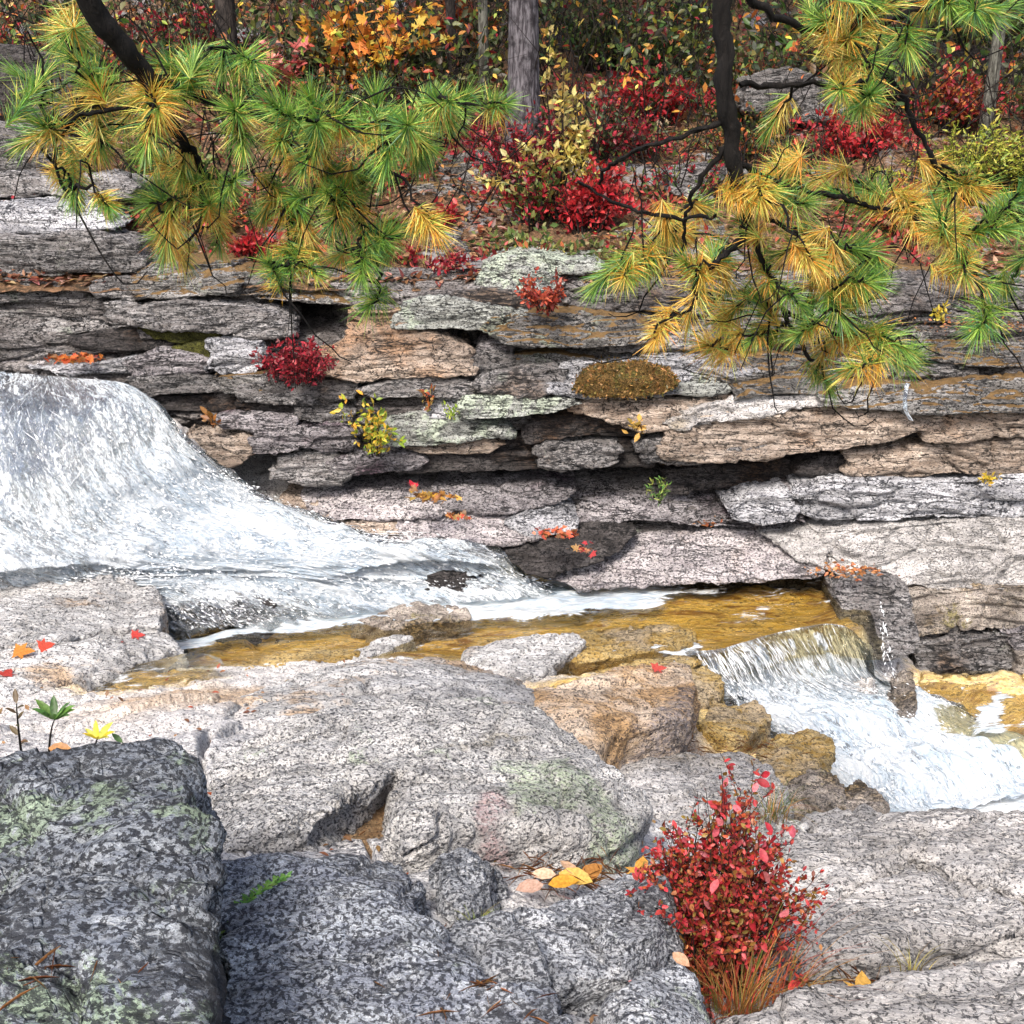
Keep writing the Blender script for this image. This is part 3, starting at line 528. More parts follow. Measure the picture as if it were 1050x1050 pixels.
th = np.linspace(-.9, .9, nth); rr = np.geomspace(.7, 8.2, nr)
TH, RR = np.meshgrid(th, rr); XY = np.stack([(RR*np.tan(TH)).ravel(), RR.ravel()], 1)
H = base_h(XY)
P3 = np.stack([XY[:, 0], XY[:, 1], H], 1)
Q = P3@np.array([[.9, -.43, 0], [.43, .9, 0], [0, 0, 1.]])
pool_d = poly_dist(XY, GOLD[0]); calm = 1-.75*sstep(-.1, .15, pool_d)
H += calm*relief_ground(1.15)(P3, P3*0+np.array([0, 0, 1.]))
H -= .05*sstep(0, .06, poly_dist(XY, PUDDLE))
H = np.where(pool_d > -.02, np.minimum(H, ZP-.02-.10*sstep(-.02, .3, pool_d)+.02*fbm(P3*np.array([2, 5, 1]), 3, 2)), H)
for Nn_, gap in ((upsample(N1, 44, 44), .09), (upsample(N2, 40, 40), .07)):
    W_ = Nn_.reshape(-1, 3); lo, hi = W_[:, :2].min(0)-.5, W_[:, :2].max(0)+.5
    ix = np.where((XY > lo).all(1) & (XY < hi).all(1))[0]
    for c0 in range(0, len(ix), 4000):
        q = ix[c0:c0+4000]; d = np.hypot(XY[q, None, 0]-W_[None, :, 0], XY[q, None, 1]-W_[None, :, 1]); k = d.argmin(1); dm = d[np.arange(len(q)), k]; m = dm < .5
        H[q[m]] = np.minimum(H[q[m]], W_[k[m], 2]-gap+np.maximum(0, dm[m]-.06)*.9)
H = np.where(poly_dist(XY, GOLD[1]) > 0, np.minimum(H, -1.045-.02*sstep(0, .15, poly_dist(XY, GOLD[1]))+.015*fbm(P3*np.array([3, 8, 1]), 3, 2)), H)
def line_dist(poly):
    d = np.full(len(XY), 9.)
    for a, b in zip(poly[:-1], poly[1:]):
        e = b-a; q = XY-a; t = np.clip(q@e/(e@e), 0, 1); d = np.minimum(d, np.hypot(*(q-np.outer(t, e)).T))
    return d
wob = .03*fbm(P3*5, 3, 19)
for poly, z, dep, wd in [([(110,748),(160,742),(225,727),(300,710),(350,699),(400,692)], -.9, .07, .03), ([(214,740),(208,790),(212,850),(216,880)], -.5, .08, .015), ([(60,735),(150,722),(230,700),(300,688)], -1.0, .04, .02),
                         ([(395,735),(300,752),(230,775)], -.6, .05, .02), ([(540,720),(480,730),(400,728)], -.9, .06, .03), ([(0,700),(80,690),(150,668)], -1.05, .05, .02), ([(320,700),(420,715),(500,712)], -1.0, .04, .02)]:
    H -= dep*np.exp(-((line_dist(zpoly(poly, z))+wob*.6)/wd)**2)
gold = np.zeros(len(XY))
for gi, g in enumerate(GOLD): gold = np.maximum(gold, (1. if gi == 0 else .78)*sstep(-.14, .1, poly_dist(XY, g)+.09*fbm(P3*4, 3, 77)))
tan = np.zeros(len(XY))
for g in TAN: tan = np.maximum(tan, sstep(-.25, .15, poly_dist(XY, g)+.15*fbm(P3*3, 3, 78)))
pud = sstep(-.01, .03, poly_dist(XY, PUDDLE)+.02*fbm(P3*9, 2, 3))
zn = sstep(3.0, 4.2, XY[:, 1]+.3*pnoise(P3*1.5, 5))      # near dark rock -> pale scoured rock by the stream
def bedrock_mat():
    t = NT('bedrock_gneiss'); pos = t.n('ShaderNodeNewGeometry').outputs['Position']
    p = t.map(pos, (.9, 2.5, 1.6), (0, 0, .45))
    a = t.noise(p, 9, 9, .72, .3); b = t.noise(p, 36, 8, .72, .15); g = t.noise(p, 130, 5, .7); big = t.noise(pos, 2.2, 4, .6)
    far = t.attr('pale').outputs['Fac']; gold = t.attr('gold').outputs['Fac']; tanf = t.attr('tan').outputs['Fac']; pu = t.attr('puddle').outputs['Fac']
    s = t.step(a, .36, .62)
    near = t.mix(s, (.36,.36,.38), (.72,.71,.71)); pale = t.mix(s, (.46,.44,.43), (.74,.71,.69)); q = t.noise(t.map(pos, (1, 1.3, 1), loc=(5, 2, 9)), 100, 3, .65)
    col = t.mix(far, near, pale); col = t.mix(tanf, col, t.mix(s, (.36,.25,.16), (.6,.48,.36)))
    dk = t.math('ADD', t.math('MULTIPLY', b, .62), t.math('ADD', t.math('MULTIPLY', a, .25), t.math('MULTIPLY', big, .13)))
    thr = t.math('ADD', t.math('MULTIPLY', far, .045), .53)
    f = t.math('MAXIMUM', t.step(t.math('SUBTRACT', dk, thr), -.02, .045), t.math('MULTIPLY', t.step(q, .545, .6), .85))
    col = t.mix(t.math('MULTIPLY', f, .92), col, (.025,.027,.04))
    gc = t.mix(t.step(a, .35, .65), (.7,.46,.08), (.9,.69,.28)); gn = t.noise(t.map(pos, (1.6, 7, 1), (0, 0, .2)), 2.2, 7, .7, .6); gc = t.mix(t.step(gn, .5, .62), gc, (.3,.15,.03)); gc = t.mix(t.math('SUBTRACT', 1., t.step(t.math('ABSOLUTE', t.math('SUBTRACT', gn, .46)), .004, .02)), gc, (.07,.04,.012)); gc = t.mix(t.step(dk, .54, .6), gc, (.1,.06,.018))
    col = t.mix(gold, col, gc); col = t.mix(pu, col, t.mix(s, (.07,.045,.02), (.2,.13,.06)))
    gv = t.step(g, .3, .7, .65, 1.35); gg = t.n('ShaderNodeCombineColor'); [t.l(gv, gg.inputs[i]) for i in range(3)]
    col = t.mix(1., col, gg.outputs[0], 'MULTIPLY')
    h = t.math('ADD', t.math('MULTIPLY', b, .55), t.math('ADD', t.math('MULTIPLY', g, .22), t.math('MULTIPLY', a, .6)))
    rough = t.math('MULTIPLY_ADD', t.math('MAXIMUM', gold, pu), -.35, .72)
    return t.done(t.bsdf(col, rough, t.bump(h, .018, 1.), **{'Specular IOR Level': .35}))
V = np.stack([XY[:, 0], XY[:, 1], H], 1)
ground = tag(link('bedrock', rawmesh('bedrock', V, grid_faces(nr, nth)[:, ::-1], attrs={'gold': gold, 'tan': tan, 'pale': zn, 'puddle': pud}), bedrock_mat()), kind='structure')
_HG = H.reshape(nr, nth)
def gz(x, y):
    i = np.clip(np.log(np.maximum(y, .71)/.7)/math.log(8.2/.7)*(nr-1), 0, nr-1.01); j = np.clip((np.arctan2(x, y)+.9)/1.8*(nth-1), 0, nth-1.01)
    return _HG[np.asarray(i).astype(int), np.asarray(j).astype(int)]
# ------------------------------------------------------------------ boulders and slabs that lie on the bedrock
G = 'boulders of the near bank'
ground_rock('boulder', 'big dark blue-grey boulder block with pale green lichen, nearest of all', [(-140,766,.34),(-40,768,.35),(40,768,.36),(110,772,.36),(165,776,.35),(190,790,.33),(196,830,.34),(204,880,.36),(210,930,.38),(210,1000,.4),(200,1080,.42),(180,1160,.44),(0,1180,.46),(-150,1100,.44)],
            'block', .55, .02, .009, 4, amp=1.3, spread=.97, inner=.8, group=G, dents=[([(-40,890),(20,885),(60,905),(55,945),(10,965),(-40,960)], .4, .05, .1), ([(-60,830),(5,815),(30,840),(20,870),(-60,880)], .36, .02, .06)])
ground_rock('boulder', 'long whale-backed pale grey boulder with green and pink stains, in the middle', [(214,778,-.42),(300,744,-.46),(420,722,-.44),(500,716,-.42),(548,724,-.43),(600,762,-.45),(640,798,-.46),(664,826,-.46),(655,850,-.44),(628,858,-.4),(560,850,-.3),(520,846,-.26),(470,850,-.24),(440,862,-.2),(408,872,-.22),(400,850,-.28),(405,812,-.35),(395,806,-.36),(345,838,-.3),(310,862,-.24),(230,870,-.2),(212,850,-.26)],
            'near', .42, .07, .009, 6, amp=1., spread=.97, inner=.72, group=G, spots=[
            ([(512,812),(545,788),(600,806),(640,836),(668,838),(665,880),(610,880),(585,850),(560,868),(528,880),(515,850)], -.4, (.5,.6,.42), .04), ([(488,832),(512,822),(522,850),(518,900),(492,910),(488,870)], -.32, (.55,.38,.38), .025), ([(448,800),(470,790),(520,765),(540,775),(500,790)], -.42, (.55,.5,.4), .02)])
ground_rock('boulder', 'small dark rounded rock knob at the foot of the long pale boulder', [(445,880,-.22),(480,868,-.2),(510,880,-.22),(515,905,-.22),(500,928,-.2),(470,940,-.18),(448,915,-.18)], 'near2', .25, .03, .008, 6, group=G)
ground_rock('boulder', 'flat speckled grey slab at the bottom edge behind the rounded knob', [(440,985,-.08),(470,945,-.12),(540,928,-.17),(610,905,-.22),(650,898,-.24),(690,930,-.22),(690,975,-.18),(650,1000,-.12),(560,1012,-.08),(500,1000,-.06)], 'near2', .25, .03, .008, 6, group=G)
ground_rock('boulder', 'rounded speckled rock knob overhanging a dark crack, left of the red bush', [(600,962,-.1),(612,940,-.12),(642,920,-.14),(655,903,-.16),(678,900,-.16),(696,925,-.15),(694,955,-.13),(672,978,-.1),(640,988,-.08),(615,978,-.08)], 'near2', .14, .035, .007, 7, group=G)
ground_rock('boulder', 'pale rock end at the bottom edge left of the red bush', [(630,1030,-.06),(660,1000,-.1),(695,985,-.14),(712,1010,-.12),(722,1060,-.08),(700,1100,-.05),(640,1100,-.02)], 'near2', .2, .03, .008, 6, group=G)
ground_rock('boulder', 'dark foliated rock between the big block and the flat slab at the bottom', [(225,960,.04),(290,940,0),(400,930,-.06),(440,960,-.04),(470,1000,-.01),(560,1030,-.02),(620,1100,.02),(400,1130,.08),(220,1120,.09)], 'wet', .3, .02, .009, 6, group=G)
ground_rock('boulder', 'dark rock slope under the brown puddle', [(225,890,-.06),(320,890,-.1),(410,882,-.14),(440,905,-.13),(430,930,-.09),(380,945,-.05),(290,955,0),(225,955,.02)], 'wet', .3, .015, .009, 6, group=G)
pd = ground_rock('puddle', None, [(300,868,-.345),(345,836,-.385),(402,800,-.42),(416,815,-.42),(414,850,-.4),(410,890,-.36),(340,893,-.335)], 'puddle', .1, 0, .01, 3, amp=.25, cat=None, kind='structure')
for lab, pts_ in [('wet rock hump breaking the white water near its right end', [(425,582,-1.2),(445,574,-1.2),(478,572,-1.2),(494,580,-1.2),(470,590,-1.22),(440,592,-1.22)]), ('dark ledge under the thin falls at the left end of the pool', [(172,622,-1.25),(215,612,-1.25),(262,610,-1.25),(280,620,-1.27),(262,632,-1.32),(210,640,-1.34),(174,644,-1.34)]),
                  ('golden wet rock beside the white water at the left edge', [(40,592,-1.05),(70,584,-1.04),(105,588,-1.06),(100,602,-1.1),(60,606,-1.1)])]:
    ground_rock('boulder', lab, pts_, 'golddark' if 'golden' in lab else 'dark', .2, .0, .011, 2, group='rocks in the stream')
for lab, pts_ in [('low golden shelf under the shallow water in the middle of the stream', [(556,664,-1.37),(600,646,-1.37),(660,640,-1.37),(712,650,-1.37),(700,664,-1.365),(640,672,-1.365),(590,680,-1.36)]), ('golden shelf behind the tan angular slab', [(590,694,-1.35),(640,680,-1.36),(700,670,-1.365),(725,674,-1.365),(700,688,-1.35),(640,696,-1.33)]),
                  ('low golden shelf at the near edge of the pool, left', [(190,690,-1.36),(250,676,-1.37),(330,664,-1.37),(372,670,-1.365),(330,684,-1.35),(250,698,-1.32)])]:
    ground_rock('boulder', lab, pts_, 'gold', .2, .0, .011, 3, group='rocks in the stream')
G2 = 'scoured slabs of the right bank'
ground_rock('boulder', 'broad pale grey scoured slab right of the red bush', [(790,900,-.68),(815,868,-.72),(870,850,-.74),(900,862,-.72),(940,888,-.66),(1000,912,-.62),(1060,930,-.6),(1180,960,-.58),(1180,985,-.55),(1060,958,-.55),(960,966,-.53),(880,984,-.5),(826,1000,-.48),(800,960,-.55)], 'slab', .24, .02, .009, 5, spread=1.0, inner=.8, group=G2)
ground_rock('boulder', 'pale grey slab above the curved crack at the right, below the white water', [(886,868,-.68),(905,846,-.72),(980,838,-.72),(1080,834,-.7),(1200,832,-.7),(1200,950,-.55),(1060,922,-.57),(1000,904,-.6),(940,882,-.64)], 'slab', .34, .02, .009, 5, spread=1.0, inner=.8, group=G2)
ground_rock('boulder', 'grey slab in the bottom right corner', [(716,1075,-.18),(770,1050,-.24),(850,1028,-.28),(930,1012,-.3),(1000,998,-.31),(1080,988,-.32),(1200,980,-.32),(1200,1120,-.14),(900,1150,-.1),(720,1140,-.12)], 'slab', .3, .015, .009, 5, spread=1.0, inner=.82, group=G2)
G3 = 'slabs on the left bank of the stream'
ground_rock('boulder', 'long white ridged slab above the whale-backed boulder', [(130,752,-.76),(200,722,-.94),(280,702,-1.05),(370,686,-1.18),(440,682,-1.2),(490,686,-1.18),(530,698,-1.12),(545,714,-1.02),(540,730,-.93),(480,726,-.82),(400,728,-.76),(300,740,-.68),(200,762,-.64)], 'white', .35, .05, .012, 4, spread=1.0, group=G3)
ground_rock('boulder', 'tan angular slab with a grey broken side, in the middle of the stream bank', [(545,708,-1.06),(600,698,-1.12),(660,686,-1.18),(705,682,-1.2),(716,704,-1.14),(706,732,-1.06),(690,742,-1.02),(640,746,-.98),(610,772,-.92),(590,766,-.9),(556,738,-.94)], 'tan', .35, .02, .011, 3, spread=.98, inner=.85, group=G3, spots=[([(640,772),(680,730),(700,690),(722,690),(720,760),(690,780)], -1.05, (.27,.24,.25), .05)])
ground_rock('boulder', 'pale cracked slab lying under the tan angular slab', [(612,800,-1.15),(650,776,-1.22),(700,770,-1.25),(760,772,-1.28),(792,785,-1.28),(790,810,-1.2),(740,840,-1.05),(650,845,-1.0)], 'slab', .3, .025, .012, 5, group=G3)
ground_rock('boulder', 'flat pale slab with a dark broken edge beside the thin falls, at the left', [(-80,600,-1.03),(0,597,-1.03),(60,592,-1.02),(112,592,-1.03),(156,604,-1.12),(168,622,-1.1),(163,640,-1.0),(110,644,-.98),(60,655,-.95),(0,668,-.92),(-80,672,-.92)], 'white', .35, -.02, .012, 4, spread=.99, group=G3)
ground_rock('boulder', 'low striped pale slab with orange leaves at the left edge', [(-80,680,-.98),(0,676,-.98),(60,664,-1.02),(120,652,-1.06),(165,650,-1.08),(185,662,-1.08),(130,684,-1.02),(80,702,-.98),(0,722,-.92),(-80,730,-.9)], 'white', .3, .03, .013, 5, group=G3)
ground_rock('boulder', 'small mottled pale rock poking out of the golden water', [(362,634,-1.365),(400,622,-1.36),(440,618,-1.36),(478,622,-1.36),(482,632,-1.36),(445,638,-1.355),(395,643,-1.36)], 'cluster', .25, .0, .012, 5, group='rocks in the stream')
ground_rock('boulder', 'long low ridge of striped rock in the golden stream', [(478,672,-1.33),(510,660,-1.32),(550,652,-1.31),(588,648,-1.31),(600,656,-1.31),(580,672,-1.3),(555,690,-1.27),(532,698,-1.25),(515,688,-1.28),(490,682,-1.3)], 'white', .25, .0, .011, 3, group='rocks in the stream')
ground_rock('boulder', 'thin pale stone bar across the golden water', [(355,672,-1.37),(385,658,-1.37),(410,650,-1.37),(424,652,-1.37),(400,664,-1.365),(365,678,-1.365)], 'white', .2, .0, .011, 4, group='rocks in the stream')
ground_rock('boulder', 'wet golden rock at the left lip of the small falls', [(700,690,-1.36),(725,680,-1.36),(742,692,-1.38),(738,710,-1.44),(715,720,-1.42),(704,706,-1.38)], 'gold', .3, .0, .011, 3, group='rocks in the stream')
ground_rock('boulder', 'golden slab with shallow water beside the tan rock', [(712,742,-1.44),(735,722,-1.5),(775,720,-1.54),(790,735,-1.54),(770,752,-1.48),(735,758,-1.42)], 'gold', .25, .0, .011, 3, group='rocks in the stream')
wall_rock('boulder', 'bulky dark-streaked rock at the right end of the small falls lip, flat grey on top', [(872,640),(864,612),(874,600),(900,595),(926,602),(934,640),(930,668),(905,676),(886,662)], 6.0, 'grey', .8, .7, .03, .013, 3, .8, 'boulder', 'rocks in the stream')
ground_rock('boulder', 'golden rock ledge at the left frame edge below the waterfall', [(-80,566,-1.0),(0,572,-1.0),(28,578,-1.02),(46,590,-1.05),(20,600,-1.05),(-80,604,-1.0)], 'golddark', .3, .03, .012, 5, group='rocks in the stream')
ground_rock('boulder', 'brown stone half under the white water on the right', [(912,690,-1.66),(925,682,-1.64),(938,692,-1.68),(940,712,-1.72),(928,718,-1.74),(914,706,-1.7)], 'cluster', .25, .0, .012, 5, group='rocks in the stream')
G5 = 'tumbled rocks by the small falls'
for lab, p, mt in [
    ('rock with a golden wet top beside the churning white water', [(776,776,-1.4),(800,756,-1.45),(836,750,-1.48),(850,768,-1.44),(846,796,-1.36),(812,806,-1.3),(785,800,-1.32)], 'gold'),
    ('brown-grey rock below the golden-topped rock', [(800,808,-1.3),(830,792,-1.34),(860,790,-1.36),(870,812,-1.3),(850,832,-1.22),(815,832,-1.2)], 'cluster'),
    ('brown pitted rock touching the white water, right end of the tumbled rocks', [(850,808,-1.4),(880,796,-1.44),(908,816,-1.4),(906,846,-1.28),(880,856,-1.22),(858,838,-1.28)], 'cluster'),
    ('grey-green rock at the foot of the tumbled rocks, above the broad slab', [(822,838,-1.12),(850,828,-1.16),(885,834,-1.16),(905,850,-1.1),(880,866,-1.02),(835,862,-1.0)], 'slab'),
    ('pale smooth stone just behind the red bush', [(778,858,-.98),(795,842,-1.02),(822,840,-1.04),(832,856,-.98),(815,872,-.92),(788,874,-.9)], 'white'),
    ('grey rock wedged between the golden-topped rock and the red bush', [(760,800,-1.28),(785,792,-1.32),(806,806,-1.3),(808,830,-1.2),(785,846,-1.12),(758,838,-1.14)], 'near')]:
    ground_rock('boulder', lab, p, mt, .3, .015, .011, 3, amp=1.4, group=G5, inner=.8)
# ------------------------------------------------------------------ water
def water_mat(name, flow=True):
    t = NT(name); uvn = t.n('ShaderNodeUVMap', uv_map='UVMap').outputs[0]; foam = t.attr('foam').outputs['Fac']
    pos = t.n('ShaderNodeNewGeometry').outputs['Position']
    if flow:
        w = t.noise(t.map(uvn, (3.5, 4.5, 1)), 1, 4, .6); wv = t.n('ShaderNodeVectorMath', operation='MULTIPLY_ADD')
        cc = t.n('ShaderNodeCombineXYZ'); t.l(w, cc.inputs[0]); t.l(w, cc.inputs[1]); t.l(cc.outputs[0], wv.inputs[0]); wv.inputs[1].default_value = (.12, .12, 0); t.l(uvn, wv.inputs[2]); uv = wv.outputs[0]
        s1 = t.noise(t.map(uv, (6, 26, 1)), 1, 6, .7); s2 = t.noise(t.map(uv, (24, 70, 1), loc=(3, 5, 0)), 1, 5, .75); s3 = t.noise(t.map(uv, (2.4, 5, 1), loc=(7, 1, 0)), 1, 4, .65)
        v = t.math('ADD', t.math('MULTIPLY', s1, .36), t.math('ADD', t.math('MULTIPLY', s2, .42), t.math('MULTIPLY', s3, .22)))
    else:
        s1 = t.noise(t.map(uvn, (2.2, 9, 1)), 1, 6, .65, 1.2); s2 = t.noise(t.map(uvn, (10, 34, 1)), 1, 5, .7, .8); s3 = t.noise(t.map(uvn, (1, 2.4, 1)), 1, 3, .6)
        v = t.math('ADD', t.math('MULTIPLY', s1, .45), t.math('ADD', t.math('MULTIPLY', s2, .3), t.math('MULTIPLY', s3, .25)))
    f = t.step(t.math('ADD', v, t.math('SUBTRACT', foam, .5)), .485, .545)
    h = t.math('ADD', t.math('MULTIPLY', s1, .6), t.math('MULTIPLY', s2, .4))
    nb = t.bump(h, .06 if flow else .07, 1.)
    white = t.mix(t.step(t.math('ADD', t.math('MULTIPLY', s2, .6), t.math('MULTIPLY', s3, .4)), .42, .56), (.52,.64,.76), (.89,.945,.99))
    d = t.bsdf(white, .45, nb, **{'Specular IOR Level': .4, 'Subsurface Weight': 0.})
    tr = t.n('ShaderNodeBsdfTranslucent'); t.put(tr.inputs[0], (.85,.9,.95)); wm = t.n('ShaderNodeMixShader'); wm.inputs[0].default_value = .25; t.l(d, wm.inputs[1]); t.l(tr.outputs[0], wm.inputs[2])
    tp = t.n('ShaderNodeBsdfTransparent'); t.put(tp.inputs[0], (.6,.66,.68) if flow else (.97,.9,.68))
    gl = t.n('ShaderNodeBsdfGlossy'); gl.inputs['Roughness'].default_value = .08; t.put(gl.inputs['Color'], (1, 1, 1)); t.l(nb, gl.inputs['Normal'])
    fr = t.n('ShaderNodeFresnel'); fr.inputs['IOR'].default_value = 1.33; t.l(nb, fr.inputs['Normal'])
    cl = t.n('ShaderNodeMixShader'); t.l(fr.outputs[0], cl.inputs[0]); t.l(tp.outputs[0], cl.inputs[1]); t.l(gl.outputs[0], cl.inputs[2])
    o = t.n('ShaderNodeMixShader'); t.l(f, o.inputs[0]); t.l(cl.outputs[0], o.inputs[1]); t.l(wm.outputs[0], o.inputs[2])
    return t.done(o.outputs[0])
WF = water_mat('white_water', True); WP = water_mat('stream_water', False)
tdrop = NT('water_drops'); DROP = tdrop.done(tdrop.bsdf((.9,.93,.96), .35, **{'Specular IOR Level': .5}))
def cascade(name, N, foam_fn, nu, nv, amp, seed, step=.03):
    Gd = upsample(N, nu, nv); P = Gd.reshape(-1, 3)
    du = np.linalg.norm(np.diff(Gd, axis=0), axis=2).mean(1); u = np.concatenate([[0], np.cumsum(du)]); wv = np.linalg.norm(np.diff(Gd, axis=1), axis=2).sum(1).mean()
    v = np.linspace(0, 1, nv); U, Vv = np.meshgrid(u, v*wv, indexing='ij'); S0, T0 = np.meshgrid(np.linspace(0, 1, nu), v, indexing='ij')
    uv = np.stack([U.ravel(), Vv.ravel()], 1)
    gu = np.gradient(Gd, axis=0); gv = np.gradient(Gd, axis=1); nrm = np.cross(gv, gu).reshape(-1, 3); nrm /= np.linalg.norm(nrm, axis=1)[:, None]+1e-9
    nrm *= np.sign(nrm[:, 2:3]+1e-9)
    q = np.stack([uv[:, 0]*3.2, uv[:, 1]*9, uv[:, 0]*0+seed], 1)
    edge = np.minimum(1, np.minimum(T0, 1-T0).ravel()*8)
    turb = 1+1.6*sstep(.35, .9, S0.ravel())
    bump = amp*(fbm(q, 4, seed)+.3*turb*fbm(q*np.array([1.7, 2.2, 1]), 2, seed+3)+.5*turb*np.maximum(0, fbm(q*np.array([1.6, .8, 1]), 2, seed+8)))*sstep(0, .12, S0.ravel())+step*np.sin(6.283*(S0.ravel()*4.2+.35*fbm(q*np.array([.5, .5, 1]), 2, 61)))*sstep(.15, .4, S0.ravel())
    P = P+nrm*(bump+.015)[:, None]
    P[:, 2] -= .1*(1-edge)**2; P += (1-edge)[:, None]*np.stack([.05*fbm(q*1.3, 3, 81), .04*fbm(q*1.3, 3, 82), .05*fbm(q*1.7, 3, 83)], 1)
    foam = foam_fn(S0.ravel(), T0.ravel())-.22*(1-edge)
    me = rawmesh(name, P, grid_faces(nu, nv), uv=uv, attrs={'foam': foam})
    return link(name, me, WF), Gd+0, nrm.reshape(nu, nv, 3)
def foam1(s, t):
    f = .535+.025*sstep(.3, .1, s)-.03*np.exp(-((s-.2)/.1)**2)+.015*sstep(.2, .4, s)+.02*sstep(.45, .7, s)+.03*np.sin(t*9+s*4)
    f -= .05*np.exp(-((s-.1)/.12)**2)
    return f-.13*sstep(.78, .88, s)*sstep(.6, .15, t)-.05*sstep(.9, 1, s)
w1, G1, Nn1 = cascade('waterfall', N1, foam1, 420, 360, .042, 5)
tag(w1, kind='structure')
def foam2(s, t): return .485+.075*sstep(.25, .5, s)+.02*t-.05*sstep(.35, .0, t)
w2, G2_, Nn2 = cascade('small_waterfall', N2, foam2, 320, 300, .04, 9)
tag(w2, kind='structure')
# flying drops and torn strands above the white water
def spray(name, Gd, Nn, n, srange, lift, size, seed):
    r = np.random.default_rng(seed); nu, nv = Gd.shape[:2]
    s = r.beta(1.6, 1.3, n)*(srange[1]-srange[0])+srange[0]; t = r.random(n)*.84+.08
    i = (s*(nu-2)).astype(int); j = (t*(nv-1)).astype(int)
    p = Gd[i, j]; d = Gd[np.minimum(i+3, nu-1), j]-p; d /= np.linalg.norm(d, axis=1)[:, None]+1e-9
    d = d+r.normal(0, .28, (n, 3)); d /= np.linalg.norm(d, axis=1)[:, None]
    p = p+Nn[i, j]*(r.gamma(1.4, lift, n)[:, None]+.012)
    L = size*r.gamma(2, .5, n); w = L*r.uniform(.1, .45, n)**1.2
    T = np.array([(0, -1, 0), (.5, -.1, 0), (0, -.1, .5), (-.5, -.1, 0), (0, -.1, -.5), (0, 1, 0)]); Fc = np.array([(0,1,2),(0,2,3),(0,3,4),(0,4,1),(5,2,1),(5,3,2),(5,4,3),(5,1,4)])
    R = orient(d, rvec(n, r))
    V = p[:, None]+np.einsum('nij,nvj->nvi', R, T[None]*np.stack([w, L*.5, w], 1)[:, None])
    FF = (Fc[None]+(np.arange(n)*6)[:, None, None]).reshape(-1, 3)
    return tag(link(name, rawmesh(name, V.reshape(-1, 3), FF), DROP), kind='stuff')
tag(spray('waterfall_spray', G1, Nn1, 17000, (.12, .97), .015, .014, 3), 'white drops and torn strands flying off the big waterfall at the left')
tag(spray('small_falls_spray', G2_, Nn2, 10000, (.3, .97), .018, .012, 4), 'white drops thrown up by the small falls at the right')
r = np.random.default_rng(23); mb = MB(); nu_, nv_ = G1.shape[:2]
for i in range(420):
    c0 = int(r.integers(int(nv_*.05), int(nv_*.9))); i0 = int(nu_*r.random()**1.3*.8); i1 = min(nu_-1, i0+int(nu_*r.uniform(.025, .085))); k = np.linspace(i0, i1, 6).astype(int); jj = np.clip(c0+np.cumsum(r.normal(r.normal(0, 2.5), 2., 6)).astype(int), 0, nv_-1)
    c = G1[k, jj]+Nn1[k, jj]*(.014+.05*r.random()*np.linspace(.5, 1, 6)[:, None]); mb.tube(c, r.uniform(.0005, .0014)*np.array([.3, .9, 1, 1, .8, .3]), 4, wob=.0008)
tag(mb.build('waterfall_strands', DROP), 'fine white strands of water streaming down the big waterfall', kind='stuff')
# the golden pool and the lower pool
def pool(name, poly, z, sp, foam_polys, base, rip, seed, uvang=.15):
    Pp = zpoly(poly, z); lo, hi = Pp.min(0), Pp.max(0)
    nx, ny = int((hi[0]-lo[0])/sp)+1, int((hi[1]-lo[1])/sp)+1
    X, Y = np.meshgrid(np.linspace(lo[0], hi[0], nx), np.linspace(lo[1], hi[1], ny)); XY = np.stack([X.ravel(), Y.ravel()], 1)
    d = poly_dist(XY, Pp); q = np.stack([XY[:, 0]*2.2, XY[:, 1]*7, XY[:, 0]*0+seed], 1)
    foam = np.full(len(XY), base)
    for fp, val, ed in foam_polys:
        foam = np.maximum(foam, base+(val-base)*sstep(-ed, ed, poly_dist(XY, zpoly(fp, z))+.08*fbm(q*.7, 3, 5)))
    Z = z+rip*fbm(q, 4, seed)*(1+2*sstep(base+.02, .6, foam))-.12*sstep(0, -.1, d)
    F = grid_faces(ny, nx); keep = (d[F] > -.1).any(1); F = F[keep]
    used = np.unique(F); mp = np.full(len(XY), -1); mp[used] = np.arange(len(used))
    V = np.stack([XY[:, 0], XY[:, 1], Z], 1)[used]
    uv = (XY[used]+.04*np.stack([fbm(q[used]*.8, 2, 51), fbm(q[used]*.8, 2, 52)], 1))@np.array([[math.cos(uvang), -math.sin(uvang)], [math.sin(uvang), math.cos(uvang)]])
    return tag(link(name, rawmesh(name, V, mp[F], uv=uv, attrs={'foam': foam[used]}), WP), kind='structure')
pool('water', [(160,655),(180,640),(300,622),(440,608),(540,590),(640,592),(760,588),(862,584),(890,600),(889,650),(850,641),(800,650),(760,662),(735,672),(690,680),(640,702),(560,712),(500,700),(380,690),(200,690)], ZP, .02,
     [([(180,664),(320,642),(450,636),(560,632),(650,622),(700,606),(620,590),(540,585),(400,600),(260,640)], .72, .09), ([(600,596),(690,598),(720,606),(640,612)], .52, .1),
      ([(600,672),(640,660),(690,655),(720,662),(700,674),(650,668),(618,680)], .53, .06)], .415, .012, 3)
pool('lower_pool', [(880,850),(900,815),(960,770),(1000,735),(1060,735),(1200,740),(1250,870),(900,856)], -2.0, .03, [([(880,835),(940,780),(1040,760),(1200,770),(1200,822),(1000,830)], .74, .12)], .45, .012, 6)
pool('film_water', [(935,692),(960,688),(1040,688),(1200,690),(1200,765),(1010,752),(960,730)], -1.845, .03, [([(990,752),(1010,720),(1020,700),(1034,690),(1046,690),(1030,725),(1040,760)], .56, .04)], .42, .006, 8)
